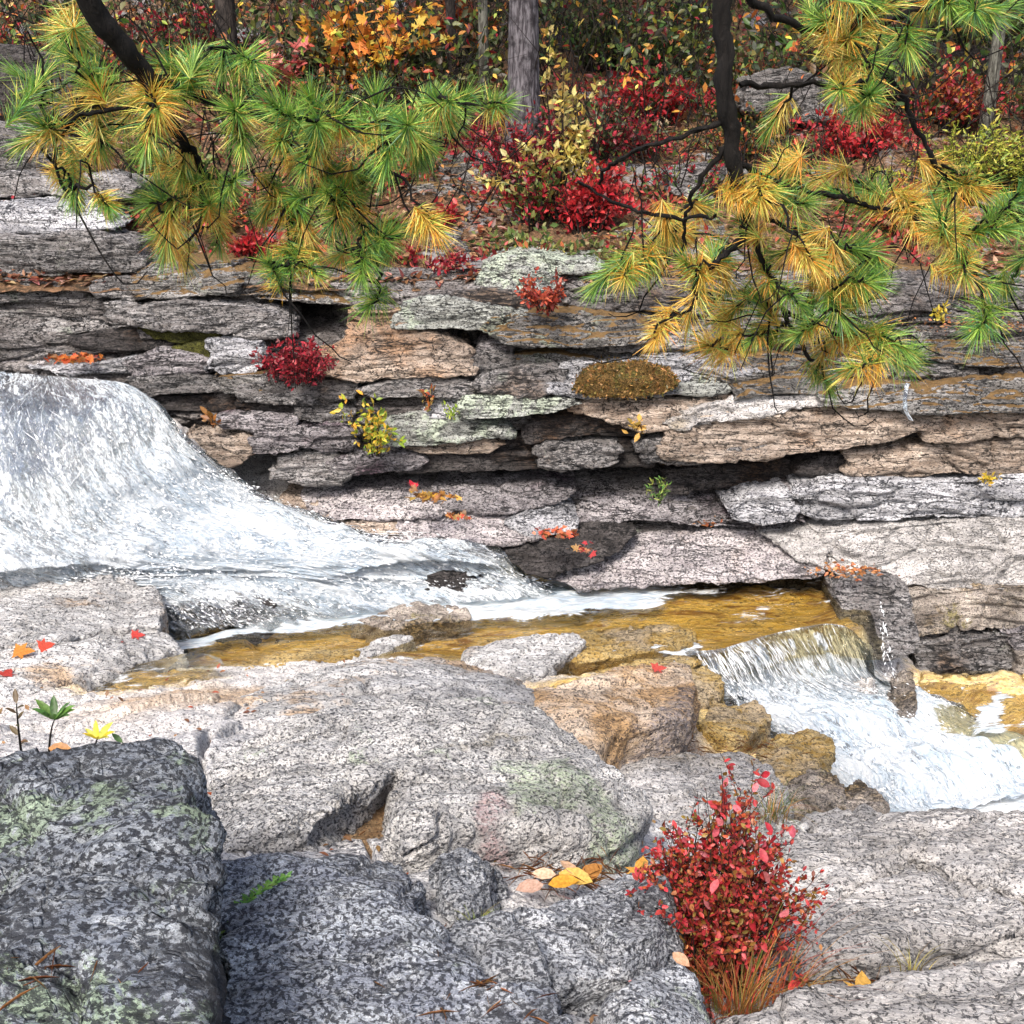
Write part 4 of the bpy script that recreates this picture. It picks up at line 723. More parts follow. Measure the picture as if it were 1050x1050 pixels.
pool('thin_pool', [(30,722),(60,705),(120,686),(200,668),(225,675),(215,694),(150,716),(60,728)], -1.03, .03, [], .45, .004, 12)
# trickle beside the post, tiny trickle high on the wall
def trickle(name, label, pts, w, foam, amp=.006):
    A = np.array([at_y(px, py, Y) for px, py, Y in pts]); N = np.stack([A-np.array([w, 0, 0]), A, A+np.array([w, -.01, 0])], 1)
    Gd = upsample(N, 60, 14); P = Gd.reshape(-1, 3); u = np.concatenate([[0], np.cumsum(np.linalg.norm(np.diff(Gd[:, 7], axis=0), axis=1))])
    U, Vv = np.meshgrid(u, np.linspace(0, 2*w, 14), indexing='ij'); uv = np.stack([U.ravel(), Vv.ravel()], 1)
    P[:, 1] -= .02+amp*4*fbm(np.stack([uv[:, 0]*6, uv[:, 1]*40, uv[:, 0]*0], 1), 2, 4)
    return tag(link(name, rawmesh(name, P, grid_faces(60, 14), uv=uv, attrs={'foam': np.full(len(P), foam)}), WF), kind='structure')
r = np.random.default_rng(17); A = np.array([at_y(px, py, Y) for px, py, Y in [(899,612,6.22),(902,628,6.02),(905,650,5.9),(909,672,5.8),(913,698,5.72)]]); wd_ = np.array([.012, .022, .026, .035, .055])[:, None]*np.array([[1., 0, 0]])
T3 = upsample(np.stack([A-wd_, A+np.array([0, -.02, 0]), A+wd_], 1), 60, 20)
tr_ = spray('side_trickle', T3, np.broadcast_to(np.array([0, -.95, .3]), T3.shape), 110, (0, 1), .006, .018, 18); tag(tr_, 'thin broken trickle of white drops down the bulky rock beside the small falls', kind='stuff')
mb = MB(); nu_, nv_ = G2_.shape[:2]
for i in range(260):
    c0 = int(r.integers(int(nv_*.1), nv_-4)); i0 = int(nu_*r.uniform(.02, .2)); i1 = i0+int(nu_*r.uniform(.08, .3)); k = np.linspace(i0, i1, 8).astype(int); jj = np.clip(c0+np.cumsum(r.normal(0, 1.2, 8)).astype(int), 0, nv_-1)
    c = G2_[k, jj]+Nn2[k, jj]*(.016+.03*r.random()*np.linspace(.3, 1, 8)[:, None]); mb.tube(c, r.uniform(.0006, .0017)*np.array([.4, .8, 1, 1, .9, 1, 1.2, .6]), 4, wob=.001)
tag(mb.build('falls_strands', DROP), 'separate white strands of water over the lip of the small falls', kind='stuff')
trickle('wall_trickle', None, [(930,392,6.84),(927,404,6.7),(927,418,6.66),(933,430,6.68)], .012, .54)
# ------------------------------------------------------------------ hillside above the ledge
LEAFM = leaf_mat('leaf'); NEEDLE = leaf_mat('pine_needle', .4, .25, .4)
TWIG = bark_mat('dark_twig', (.035,.028,.024), (.012,.01,.01), 1.5, (1, 1, 1))
BLACK = bark_mat('black_pine_bark', (.014,.012,.011), (.004,.0035,.0035))
BARK = bark_mat('grey_bark', (.17,.16,.175), (.035,.03,.035)); BARKD = bark_mat('dark_bark', (.06,.05,.045), (.014,.012,.012)); BARKP = bark_mat('pale_bark', (.19,.19,.165), (.05,.048,.04))
HP = [(px, py, Y) for px in (-300, 0, 250, 525, 800, 1050, 1350) for py, Y in ((285,7.5),(262,7.9),(230,8.5),(185,9.4),(125,11),(65,13),(5,15.5))]
hpts = [at_y(px, py - (18 if px <= 0 and Y > 7.6 else 0), Y) for px, py, Y in HP]+[np.array([x, 22, 6.5]) for x in (-9, 0, 9)]+[np.array([x, 30, 12]) for x in (-9, 0, 9)]
hp = np.array(hpts); n = len(hp)
K = np.hypot(hp[:, None, 0]-hp[None, :, 0], hp[:, None, 1]-hp[None, :, 1]); A = np.zeros((n+3, n+3)); A[:n, :n] = -K-np.eye(n)*.15; A[:n, n] = 1; A[:n, n+1:] = hp[:, :2]; A[n:, :n] = A[:n, n:].T
NH = n
hw = np.linalg.solve(A, np.concatenate([hp[:, 2], np.zeros(3)]))
def hz(XY):
    XY = np.atleast_2d(XY); k = np.hypot(XY[:, None, 0]-hp[None, :, 0], XY[:, None, 1]-hp[None, :, 1]); P = np.stack([XY[:, 0], XY[:, 1], XY[:, 0]*0], 1)
    return -k@hw[:NH]+hw[NH]+XY@hw[NH+1:]+.07*fbm(P*1.1, 4, 31)*sstep(7.3, 9, XY[:, 1])*2-.03
nx, ny = 300, 260
X, Y = np.meshgrid(np.linspace(-1, 1, nx), np.geomspace(7.42, 30, ny)); X = X*(Y*.62+.5)
XY = np.stack([X.ravel(), Y.ravel()], 1); Z = hz(XY)
V = np.stack([XY[:, 0], XY[:, 1], Z+.02*fbm(np.stack([XY[:, 0]*7, XY[:, 1]*7, XY[:, 0]*0], 1), 3, 6)], 1)
t = NT('forest_floor'); pos = t.n('ShaderNodeNewGeometry').outputs['Position']
a = t.noise(pos, 4, 8, .7); b = t.noise(pos, 32, 6, .75); c = t.mix(t.step(a, .4, .62), (.05,.035,.022), (.17,.1,.055)); c = t.mix(t.step(b, .5, .62), c, (.3,.17,.1)); c = t.mix(t.step(b, .44, .36), c, (.015,.012,.01))
c = t.mix(t.step(t.noise(pos, 1.3, 6, .7), .55, .62), c, (.26,.26,.27))
tag(link('hillside', rawmesh('hillside', V, grid_faces(ny, nx)), t.done(t.bsdf(c, .9, t.bump(b, .03, 1.), **{'Specular IOR Level': .15}))), kind='structure')
def on_hill(px, py):
    """where the pixel's ray meets the hillside"""
    r = ray(px, py); Ys = np.linspace(7.45, 28, 500); Pq = np.array([0, 0, CAMZ])+r[None]*(Ys/r[1])[:, None]
    hh = hz(Pq[:, :2]); k = np.argmax(hh > Pq[:, 2]); return Pq[k]
# leaf litter on the slope and on the ledge tops
def litter(name, label, P, size, pal, seed, tpl=LEAF, up=.75):
    r = np.random.default_rng(seed); n = len(P); mb = MB(); N = rvec(n, r)*(1-up)+np.array([0, 0, up]); D = rvec(n, r); D[:, 2] *= .25
    leaves(mb, tpl, P, D, N, size*r.uniform(.6, 1.4, n), pick(pal, n, r, .25))
    return tag(mb.build(name, LEAFM), label, kind='stuff')
LIT = [(.4,.2,.1),(.5,.3,.19),(.22,.12,.07),(.55,.34,.26),(.4,.12,.07),(.12,.07,.045),(.45,.3,.22),(.25,.15,.1),(.4,.12,.1)]
r = np.random.default_rng(5); n = 15000
Yy = 7.5+5.5*r.random(n)**1.6; Xx = (r.random(n)*2-1)*(Yy*.52+.3); q = np.stack([Xx, Yy], 1)
k = fbm(np.stack([Xx*1.2, Yy*1.2, Xx*0], 1), 3, 71) > -.25; q = q[k]
litter('leaf_litter', 'brown, tan and red fallen leaves covering the slope above the ledge', np.stack([q[:, 0], q[:, 1], hz(q)+.025], 1), .075, LIT, 6)
r = np.random.default_rng(15); n = 26000
Yy = 7.75+4.5*r.random(n)**1.2; Xx = (r.random(n)*2-1)*(Yy*.52+.3); pp = np.stack([Xx, Yy, Xx*0], 1)
cl = fbm(pp*1.6, 3, 91); q = pp[(cl > .12)]; cl2 = fbm(q*.9, 2, 95); n = len(q); q[:, 2] = hz(q[:, :2])+r.gamma(1.6, .05, n)
cA = pick([(.35,.03,.04),(.5,.07,.06),(.28,.03,.03),(.45,.15,.06)], n, r, .25); cB = pick([(.16,.2,.05),(.1,.14,.04),(.3,.3,.08),(.22,.12,.05)], n, r, .25)
mb = MB(); leaves(mb, LEAF, q, rvec(n, r)+np.array([0, 0, .3]), rvec(n, r)*.6+np.array([0, -.4, .5]), r.uniform(.03, .075, n), np.where((cl2+r.normal(0, .12, n) > 0)[:, None], cA, cB))
tag(mb.build('ground_cover', LEAFM), 'patchy red and green ground cover among the leaf litter on the slope', kind='stuff')
# ------------------------------------------------------------------ shrubs, saplings
def shrub(name, label, cat, base, w, h, dep, nst, nlf, size, pal, seed, group=None, tpl=LEAF, stem=.005, up=.35, spread=.35, crm=1., stemcol=None, lo=.1, wid=1., flat=0., droop=0.):
    r = np.random.default_rng(seed); base = np.asarray(base, float); root = empty(name, base, label, cat, group)
    st = MB(); P = []; D = []
    nc = int(r.integers(4, 8)); ca = r.random(nc)*6.283; cr = np.sqrt(r.random(nc))*.42*crm; chh = r.uniform(.5, 1., nc); chh[0] = 1.; crr = r.uniform(.1, .26, nc)*(1 if crm == 1 else .6)
    for i in range(nst):
        k = int(r.integers(0, nc)); ex_, ey_ = math.cos(ca[k])*cr[k]+r.normal(0, crr[k]), math.sin(ca[k])*cr[k]+r.normal(0, crr[k]); rad = min(1., 2*math.hypot(ex_, ey_)); th = math.atan2(ey_, ex_)
        e = np.array([ex_*w, ey_*dep, h*chh[k]*(1-.3*rad**2)*r.uniform(.45, 1.08)])
        s0 = np.array([math.cos(th)*rad*w*.5*spread, math.sin(th)*rad*dep*.5*spread, -.03])
        tt = np.linspace(0, 1, 6)[:, None]; c = s0*(1-tt)+e*tt; c[:, 2] += h*.1*np.sin(tt[:, 0]*3.14); c += r.normal(0, .028*h, c.shape)*tt; c[:, 2] -= droop*h*tt[:, 0]**3
        st.tube(c, np.linspace(stem, stem*.3, 6), 4)
        m = max(1, nlf//nst)
        for q in range(m):
            u = lo+(1-lo)*r.random()**.8; k = min(int(u*5), 4); f = u*5-k; p = c[k]*(1-f)+c[k+1]*f; ax = c[k+1]-c[k]; ax = ax/(np.linalg.norm(ax)+1e-9)
            d = ax*.5+rvec(1, r)[0]; d[2] = d[2]*(1-flat)+.1; P.append(p+rvec(1, r)[0]*size*.3); D.append(d)
    P = np.array(P); D = np.array(D); n = len(P); lf = MB()
    leaves(lf, tpl, P, D, rvec(n, r)*(1-up)+np.array([0, -.25, up+.1]), size*r.uniform(.55, 1.3, n), pick(pal, n, r), wid=wid)
    st.build('stem', TWIG, root); lf.build('foliage', LEAFM, root)
    return root
RED = [(.45,.02,.03),(.55,.03,.04),(.35,.02,.03),(.6,.06,.06),(.25,.02,.025)]
CRIM = [(.3,.02,.035),(.4,.025,.04),(.2,.015,.03),(.5,.04,.06),(.14,.02,.02)]
ORG = [(.62,.2,.06),(.55,.13,.05),(.65,.28,.08),(.5,.09,.05),(.3,.1,.04)]
GRN = [(.1,.17,.035),(.16,.22,.05),(.06,.11,.03),(.22,.26,.06)]
DGRN = [(.04,.07,.025),(.06,.09,.03),(.025,.045,.02),(.09,.1,.04),(.1,.07,.03)]
YGR = [(.5,.5,.06),(.38,.45,.06),(.6,.56,.1),(.28,.38,.06)]
PALEY = [(.7,.58,.16),(.62,.5,.12),(.75,.64,.26),(.55,.5,.2),(.5,.32,.08)]
SALM = [(.7,.22,.2),(.75,.28,.26),(.62,.15,.14),(.8,.36,.3)]
YOR = [(.75,.36,.06),(.72,.24,.06),(.75,.42,.05),(.8,.5,.08),(.7,.3,.05),(.72,.56,.1),(.7,.24,.06)]
def hs(name, label, cat, px, py_base, wpx, hpx, nlf, size, pal, seed, group=None, **kw):
    b = on_hill(px, py_base); s = b[1]/.9355/FPX*1.02
    w, h = wpx*s, hpx*s; nlf = int(nlf*1.7); size *= 1.12
    return shrub(name, label, cat, b, w, h, kw.pop('dep', w*.8), kw.pop('nst', max(8, nlf//16)), nlf, size, pal, seed, group, **kw)
GS = 'autumn shrubs on the slope above the ledge'
hs('shrub', 'brightest crimson shrub, above the rocks in the middle of the slope', 'shrub', 598, 238, 78, 72, 900, .05, RED, 1, GS)
hs('shrub', 'dark red shrub at the foot of the grey tree trunk', 'shrub', 540, 195, 90, 75, 800, .045, CRIM, 2, GS)
hs('shrub', 'small deep red shrub left of the pale yellow sapling', 'shrub', 490, 180, 90, 55, 600, .045, CRIM, 3, GS)
hs('shrub', 'red shrub high on the slope right of the pale yellow sapling', 'shrub', 670, 128, 95, 55, 800, .055, RED, 4, GS)
hs('shrub', 'dull red shrub low between the yellow sapling and the brown slope', 'shrub', 660, 165, 100, 40, 600, .045, CRIM+[(.2,.12,.05)], 5, GS)
hs('shrub', 'crimson shrub behind the right pine bough', 'shrub', 880, 165, 95, 50, 800, .05, RED, 6, GS)
hs('shrub', 'orange-red shrub at the upper right above the yellow-green bush', 'shrub', 965, 130, 110, 60, 800, .055, ORG+CRIM, 7, GS)
hs('shrub', 'dark maroon shrub above the left pine bough tips', 'shrub', 418, 105, 60, 26, 450, .05, CRIM, 8, GS)
hs('shrub', 'small red plant hidden behind the left pine needles', 'shrub', 252, 268, 70, 35, 260, .05, RED, 9, GS)
hs('shrub', 'little red plant right of the left pine bough', 'shrub', 455, 232, 26, 28, 120, .05, RED, 10, GS)
hs('shrub', 'dark red-brown undergrowth bush at the far left top', 'shrub', 20, 95, 120, 85, 700, .05, CRIM+DGRN+ORG, 11, GS)
hs('shrub', 'mixed green and red low plants below the crimson shrub', 'shrub', 545, 232, 110, 65, 500, .05, GRN+CRIM+[(.3,.28,.1)], 12, GS)
for i, (lab, px, py, w_, h_, n_, pal) in enumerate([
 ('low dull red shrub patch right of the stout trunk foot', 600, 160, 110, 50, 700, CRIM+DGRN), ('low brown-red shrub patch below the maroon shrub', 430, 150, 110, 45, 600, CRIM+[(.25,.13,.07)]),
 ('olive and red low shrub patch right of the crimson shrub', 700, 205, 120, 40, 600, GRN+CRIM+[(.3,.18,.1)]), ('rusty low shrub patch behind the left pine bough tips', 370, 200, 130, 50, 600, ORG+CRIM+DGRN),
 ('low green and rust shrub patch beneath the hanging pine trunk', 770, 165, 110, 50, 600, GRN+ORG+DGRN), ('rust-brown shrub patch at the right behind the golden needles', 930, 240, 140, 50, 700, ORG+[(.3,.18,.1)]+CRIM),
 ('red ground shrub patch at the left behind the pine tufts', 200, 235, 130, 45, 600, CRIM+DGRN+ORG), ('green and brown shrub patch right of the salmon maple spray', 380, 130, 110, 60, 700, DGRN+GRN),
 ('pale green low plants above the pale green lichened block', 545, 262, 80, 24, 260, GRN+[(.4,.4,.2)]), ('red and tan low plants along the ledge edge left of the lichened block', 430, 275, 110, 20, 300, CRIM+[(.45,.25,.15)])]):
    hs('shrub', lab, 'shrub', px, py, w_, h_, n_, .045, pal, 400+i, GS)
hs('fern', 'yellow-green lacy bush at the right under the pine needles', 'shrub', 985, 196, 150, 72, 1500, .05, YGR, 13, GS, wid=.6, flat=.5)
hs('fern', 'yellow-green tuft at the right frame edge', 'shrub', 1055, 205, 90, 60, 700, .05, YGR, 14, GS, wid=.6, flat=.5)
hs('shrub', 'olive green bushy undergrowth at the top right of centre', 'shrub', 690, 80, 120, 72, 1400, .05, GRN+DGRN, 15, GS)
hs('shrub', 'dark green bush at the top beside the dark rock', 'shrub', 620, 75, 100, 70, 1000, .05, DGRN+GRN, 16, GS)
hs('shrub', 'orange-tinged undergrowth behind the hanging pine trunk', 'shrub', 770, 110, 120, 60, 700, .05, ORG+GRN+DGRN, 17, GS)
hs('shrub', 'dark evergreen bush left of the grey tree trunk', 'shrub', 430, 92, 130, 75, 1400, .06, DGRN, 18, GS)
hs('shrub', 'dark evergreen bush above the maple leaves', 'shrub', 330, 105, 120, 75, 1200, .06, DGRN, 19, GS)
hs('shrub', 'dark tangled bush behind the left pine limb', 'shrub', 190, 90, 160, 90, 1300, .06, DGRN+CRIM, 20, GS)
hs('shrub', 'dark bush at the top right corner', 'shrub', 1000, 70, 140, 75, 1300, .06, DGRN+GRN, 21, GS)
hs('shrub', 'greenish bush right of the hanging pine trunk', 'shrub', 850, 85, 110, 60, 900, .06, DGRN+GRN+ORG, 22, GS)
hs('sapling', 'pale yellow birch sapling in the middle of the slope', 'sapling', 575, 225, 140, 182, 420, .06, PALEY, 23, 'young trees on the slope', nst=16, stem=.008, spread=.12, dep=.7)
hs('sapling', 'sparse yellow leafy sapling left of the crimson shrub', 'sapling', 612, 225, 60, 110, 130, .055, PALEY, 24, 'young trees on the slope', nst=7, stem=.006, spread=.1, dep=.4)
hs('maple_sapling', 'yellow-orange maple sapling at the top left of centre', 'sapling', 335, 110, 200, 130, 460, .085, YOR, 25, 'young trees on the slope', nst=22, tpl=MAPLE, stem=.012, spread=.15, flat=.5)
hs('maple_sapling', 'salmon pink maple spray above the left pine needles', 'sapling', 285, 112, 96, 58, 330, .1, SALM, 26, 'young trees on the slope', nst=14, tpl=MAPLE, stem=.008, flat=.7, up=.6)
hs('maple_sapling', 'orange-red maple spray by the thin tree trunks at the top', 'sapling', 470, 60, 90, 60, 260, .09, ORG, 27, 'young trees on the slope', nst=10, tpl=MAPLE, stem=.008, flat=.5)
hs('sapling', 'green sapling low at the left under the first pine tufts', 'sapling', 160, 195, 90, 60, 300, .06, GRN, 28, 'young trees on the slope', nst=14)
# undergrowth mass, far up the slope
r = np.random.default_rng(8); n = 34000
Yy = 10.8+9*r.random(n)**1.3; Xx = (r.random(n)*2-1)*(Yy*.52+.6); zz = hz(np.stack([Xx, Yy], 1))+r.gamma(1.5, .34, n)
kk = fbm(np.stack([Xx*.9, Yy*.9, zz], 1), 3, 44) > -.12
mb = MB(); Pq = np.stack([Xx, Yy, zz], 1)[kk]; n = len(Pq)
leaves(mb, LEAF, Pq, rvec(n, r), rvec(n, r)*.7+np.array([0, -.3, .5]), r.uniform(.06, .13, n), pick(DGRN+GRN+[(.14,.17,.06),(.2,.22,.08),(.12,.12,.1),(.16,.07,.035),(.1,.1,.03)], n, r, .3))
n2 = 5500; q = r.integers(0, n, n2); leaves(mb, LEAF, Pq[q]+r.normal(0, .15, (n2, 3))+np.array([0, -.3, .15]), rvec(n2, r), rvec(n2, r)*.7+np.array([0, -.4, .4]), r.uniform(.05, .1, n2), pick(YOR+ORG+CRIM+YGR, n2, r, .25))
tag(mb.build('undergrowth', LEAFM), 'dark tangled undergrowth in the forest beyond the shrubs', kind='stuff')
mb = MB(); r = np.random.default_rng(88)
for i in range(900):
    y = 8.6+7*r.random(); x = (r.random()*2-1)*(y*.5+.3); z = float(hz(np.array([[x, y]]))[0]); L = r.uniform(.3, 1.3)*(1 if y > 10 else .6); d = r.normal(0, .45, 3); d[2] = 1; tb = np.linspace(0, 1, 6)[:, None]
    c = np.array([x, y, z-.03])+d*L*tb+r.normal(0, .035, (6, 3))*tb; mb.tube(c, np.linspace(.008, .0025, 6), 4)
    for q in range(2):
        k = int(r.integers(2, 5)); e = d+r.normal(0, .9, 3); mb.tube(c[k]+e*L*.35*np.linspace(0, 1, 4)[:, None], np.linspace(.004, .0015, 4), 3)
tag(mb.build('brushwood', TWIG), 'tangle of thin bare stems among the shrubs on the slope', kind='stuff')
# rocks on the slope
hill_rocks = [('dark rock outcrop at the top right of centre among bushes', [(575,40),(640,20),(720,50),(760,80),(750,110),(680,118),(600,100),(565,70)], 13.2, 'dark', .8),
 ('bluish rock face behind the right pine boughs', [(775,80),(810,70),(850,85),(865,105),(850,122),(800,128),(770,110)], 10.6, 'grey', .5),
 ('dark overhanging boulder at the upper right', [(900,70),(950,45),(1010,50),(1060,75),(1120,80),(1120,110),(1000,105),(930,98)], 12.2, 'dark', .6),
 ('grey boulder at the left edge above the pale blue slab', [(-60,128),(10,126),(45,138),(52,160),(40,176),(-60,176)], 8.6, 'grey', .6),
 ('thin grey slabs at the left edge below the grey boulder', [(-60,180),(20,178),(55,184),(60,196),(20,202),(-60,203)], 8.2, 'grey', .6),
 ('grey slab under the first pine tufts on the left', [(60,182),(100,178),(135,190),(130,204),(90,206),(62,200)], 8.2, 'grey', .8),
 ('mottled grey rock in the slope above the tan overhang', [(450,160),(490,152),(510,168),(505,190),(470,205),(440,195)], 9.5, 'moss', .8),
 ('mossy grey boulder right of the left pine bough', [(425,190),(465,185),(490,205),(480,230),(440,235),(418,215)], 8.9, 'moss', .9),
 ('pinkish litter-strewn rock on the slope below the crimson shrub', [(640,235),(690,215),(730,222),(740,245),(700,262),(650,262)], 8.2, 'moss', 1.2),
 ('pale rock half buried behind the right pine trunk', [(690,178),(730,168),(760,178),(755,200),(715,206),(692,196)], 8.9, 'grey', .9),
 ('small grey stone by the litter in the middle of the slope', [(440,245),(470,240),(482,258),(465,272),(440,268)], 8.0, 'grey', .7),
 ('dark rocks in the shade at the top left', [(-60,40),(30,50),(70,80),(60,120),(-60,122)], 9.8, 'dark', .8)]
for lab, p, Y, mt, lean in hill_rocks:
    wall_rock('hill_rock', lab, p, Y, mt, lean, .6, .06, .02, 6, 1.1, 'rock', 'rocks on the slope above the ledge')
# ------------------------------------------------------------------ forest trees
def tree(label, px, py, Y, rad, mats, seed, H=9., crown=(.05,.09,.03), lean=0.):
    r = np.random.default_rng(seed); b = at_y(px, py, Y); b[2] = hz(b[None, :2])[0]-.2
    root = empty('tree', b, label, 'tree', 'tree trunks in the forest above')
    tt = np.linspace(0, 1, 14); c = np.stack([lean*tt*H+.05*H*.1*np.sin(tt*5+seed), .05*np.sin(tt*4+seed), tt*H], 1)
    mb = MB(); mb.tube(c, rad*(1-.75*tt)*(1+.35*np.exp(-tt*14)), 12)
    lm = MB(); P = []
    for i in range(14):
        k = r.uniform(.5, .98); s0 = np.array([np.interp(k, tt, c[:, j]) for j in range(3)]); a = r.random()*6.283; L = (1.15-k)*H*.4
        e = s0+np.array([math.cos(a)*L, math.sin(a)*L, .25*L]); lm.tube(np.linspace(s0, e, 5)+r.normal(0, .04, (5, 3)), np.linspace(rad*.25, .008, 5), 5)
        m = 90; P.append(s0+(e-s0)*r.uniform(.35, 1.05, (m, 1))+r.normal(0, .28, (m, 3)))
    P = np.concatenate(P); P = P[P[:, 2]+b[2] > 3.9]; n = len(P); lf = MB()
    leaves(lf, LEAF, P, rvec(n, r), rvec(n, r)+np.array([0, 0, .8]), r.uniform(.2, .42, n), pick([crown, tuple(x*1.5 for x in crown), (.3,.2,.04)], n, r))
    tr = mb.build('trunk', mats, root); lm.build('limb', mats, tr); lf.build('crown', LEAFM, root)
    return root
tree('stout grey-barked tree trunk at the top in the middle', 531, 112, 10.2, .135, BARK, 1, 10)
tree('thin grey trunk just left of the stout trunk', 493, 72, 11.5, .05, BARKP, 2, 8, lean=.006)
tree('thin dark trunk, second to the left of the stout trunk', 465, 72, 11.8, .05, BARKD, 3, 8)
tree('slim pale trunk behind the right pine boughs', 1018, 95, 10.6, .055, BARKP, 4, 8)
tree('slim dark trunk at the top right', 940, 70, 12, .09, BARKD, 5, 9)
tree('dark trunk behind the left pine limb', 235, 75, 12, .1, BARKD, 6, 9)
tree('dark trunk behind the hanging pine trunk', 700, 40, 14, .13, BARKD, 7, 10)
# ------------------------------------------------------------------ pine boughs hanging into the picture
GREEN = [(.2,.4,.06),(.28,.5,.08),(.12,.3,.06),(.38,.56,.12),(.1,.26,.1)]
GOLD_ = [(.85,.5,.08),(.8,.4,.05),(.88,.58,.14),(.75,.31,.05),(.85,.64,.18)]
YEL = [(.78,.7,.16),(.62,.64,.12),(.85,.7,.2)]
def bough(label, limbs, tufts, Yd, seed):
    """limbs: (px,py,Y,radius px) paths; tufts: (px,py,greenness) tips. Twigs grow from the nearest wood to each tip."""
    r = np.random.default_rng(seed); mp = 1/.9355/FPX
    org = at_y(limbs[0][0][0], limbs[0][0][1], limbs[0][0][2]); root = empty('pine_bough', org, label, 'pine bough')
    nodes = []; mb = MB()
    for L in limbs:
        A = np.array([at_y(a, b, Y) for a, b, Y, q in L]); R = np.array([q*.66*Y*mp for a, b, Y, q in L])
        t = np.linspace(0, len(A)-1, len(A)*5); k = np.clip(t.astype(int), 0, len(A)-2); f = (t-k)[:, None]
        g = lambda d: A[np.clip(k+d, 0, len(A)-1)]
        C = .5*(2*g(0)+(g(1)-g(-1))*f+(2*g(-1)-5*g(0)+4*g(1)-g(2))*f**2+(3*g(0)-g(-1)-3*g(1)+g(2))*f**3)
        rr_ = np.interp(t, np.arange(len(A)), R); C = C+r.normal(0, .003, C.shape)
        mb.tube(C, rr_*(1+r.normal(0, .06, len(C))), 9, wob=.0012)
        nodes += [(c, q) for c, q in zip(C, rr_)]
    limb = mb.build('limb', BLACK, root, org=org)
    T = [(at_y(px, py, Yd+r.normal(0, .16)), gr) for px, py, gr in tufts]
    for px, py, gr in [tufts[i] for i in r.permutation(len(tufts))[:98-len(tufts)]]:
        T.append((at_y(px+r.normal(0, 20), py+abs(r.normal(0, 12))-6, Yd+r.normal(0, .2)), float(np.clip(gr+r.normal(0, .15), .05, .95))))
    NP = [c for c, q in nodes if True]; NR = [q for c, q in nodes]; par = [-1]*len(NP)
    T.sort(key=lambda a: min(np.linalg.norm(a[0]-c) for c in NP))
    for tip, gr in T:
        arr = np.array(NP); d = np.linalg.norm(arr-tip, axis=1)+np.maximum(0, .35*(tip[2]-arr[:, 2]))
        d = np.where(d < .07, d+.6, d); i = int(np.argmin(d)); s0 = arr[i]
        L = np.linalg.norm(tip-s0); tt = np.linspace(0, 1, 9)[:, None]; sag = r.uniform(.05, .22)*L
        C = s0+(tip-s0)*tt; C[:, 2] += sag*np.sin(tt[:, 0]*math.pi)*r.choice([-.6, 1, .9]); C[:, 0] += r.normal(0, .05)*L*np.sin(tt[:, 0]*3.14)
        C[1:-1] += r.normal(0, .006, (7, 3))
        tw = MB(); tw.tube(C, np.linspace(min(.0042, NR[i]*.8+.001), .0022, 9), 6, wob=.0004); two = tw.build('twig', BLACK, root, org=org)
        for q in range(3, 8): NP.append(C[q]); NR.append(.004)
        ax = C[-1]-C[-4]; ax /= np.linalg.norm(ax); ax = ax+np.array([0, -.15, .12]); ax /= np.linalg.norm(ax)
        # needles: a brush of old gold ones behind and below, fresh green ones towards the tip
        nn = int(r.uniform(230, 340)); tl = r.uniform(.72, 1.12); oc = r.uniform(.62, 1.08); u = r.random(nn); back = u*r.uniform(.06, .15); gr = .56+(gr-.5)*1.05; tv = rvec(1, r)[0]
        phi = r.random(nn)*6.283; opn = np.radians(np.where(u < .25, r.uniform(8, 55, nn), r.uniform(40, 95, nn))*oc)
        e1 = np.cross(ax, [0.2, .3, 1.]); e1 /= np.linalg.norm(e1); e2 = np.cross(ax, e1)
        D = ax*np.cos(opn)[:, None]+(e1*np.cos(phi)[:, None]+e2*np.sin(phi)[:, None])*np.sin(opn)[:, None]
        D[:, 2] -= .06; D += r.normal(0, .12, D.shape); D /= np.linalg.norm(D, axis=1)[:, None]
        P0 = C[-1]-ax*back[:, None]; Ln = r.uniform(.052, .09, nn)*tl
        side = np.cross(D, rvec(nn, r)); side /= np.linalg.norm(side, axis=1)[:, None]; wd = r.uniform(.0006, .00095, nn)[:, None]
        droop = np.array([0, 0, -1.])*(.07*Ln[:, None]); mid = P0+D*Ln[:, None]*.55+droop*.2; end = P0+D*Ln[:, None]+droop
        Vn = np.stack([P0-side*wd, P0+side*wd, mid+side*wd, mid-side*wd, end], 1).reshape(-1, 3)
        o = (np.arange(nn)*5)[:, None]
        Fq = np.concatenate([o+np.array([0, 1, 2, 3]), o+np.array([3, 2, 4, 4])])
        isg = r.random(nn) < sstep(.14, .7, gr+.5*(.5-u)+.2*D[:, 2]+.28*(D@tv))
        cg = np.where((r.random(nn) < .1)[:, None], pick(YEL, nn, r), pick(GREEN, nn, r)); cd = np.where((r.random(nn) < .3)[:, None], pick(YEL, nn, r), pick(GOLD_, nn, r))
        col = np.where(isg[:, None], cg, cd)
        if r.random() < .75:
            st_ = C[int(r.integers(1, 7))]; dv = rvec(1, r)[0]*np.array([1, .5, .8]); dv[2] -= .2; Lb = r.uniform(.12, .34); tb = np.linspace(0, 1, 7)[:, None]
            Cb = st_+dv*Lb*tb+np.array([0, 0, 1.])*r.uniform(-.12, .12)*np.sin(tb*3.14)+r.normal(0, .004, (7, 3)); bt = MB(); bt.tube(Cb, np.linspace(.0026, .0012, 7), 5); bt.build('bare_twig', BLACK, root, org=org)
        nd = MB(); nd.add(Vn, Fq, np.repeat(col, 5, 0)); nd.build('needle_tuft', NEEDLE, two, org=org)
    return root
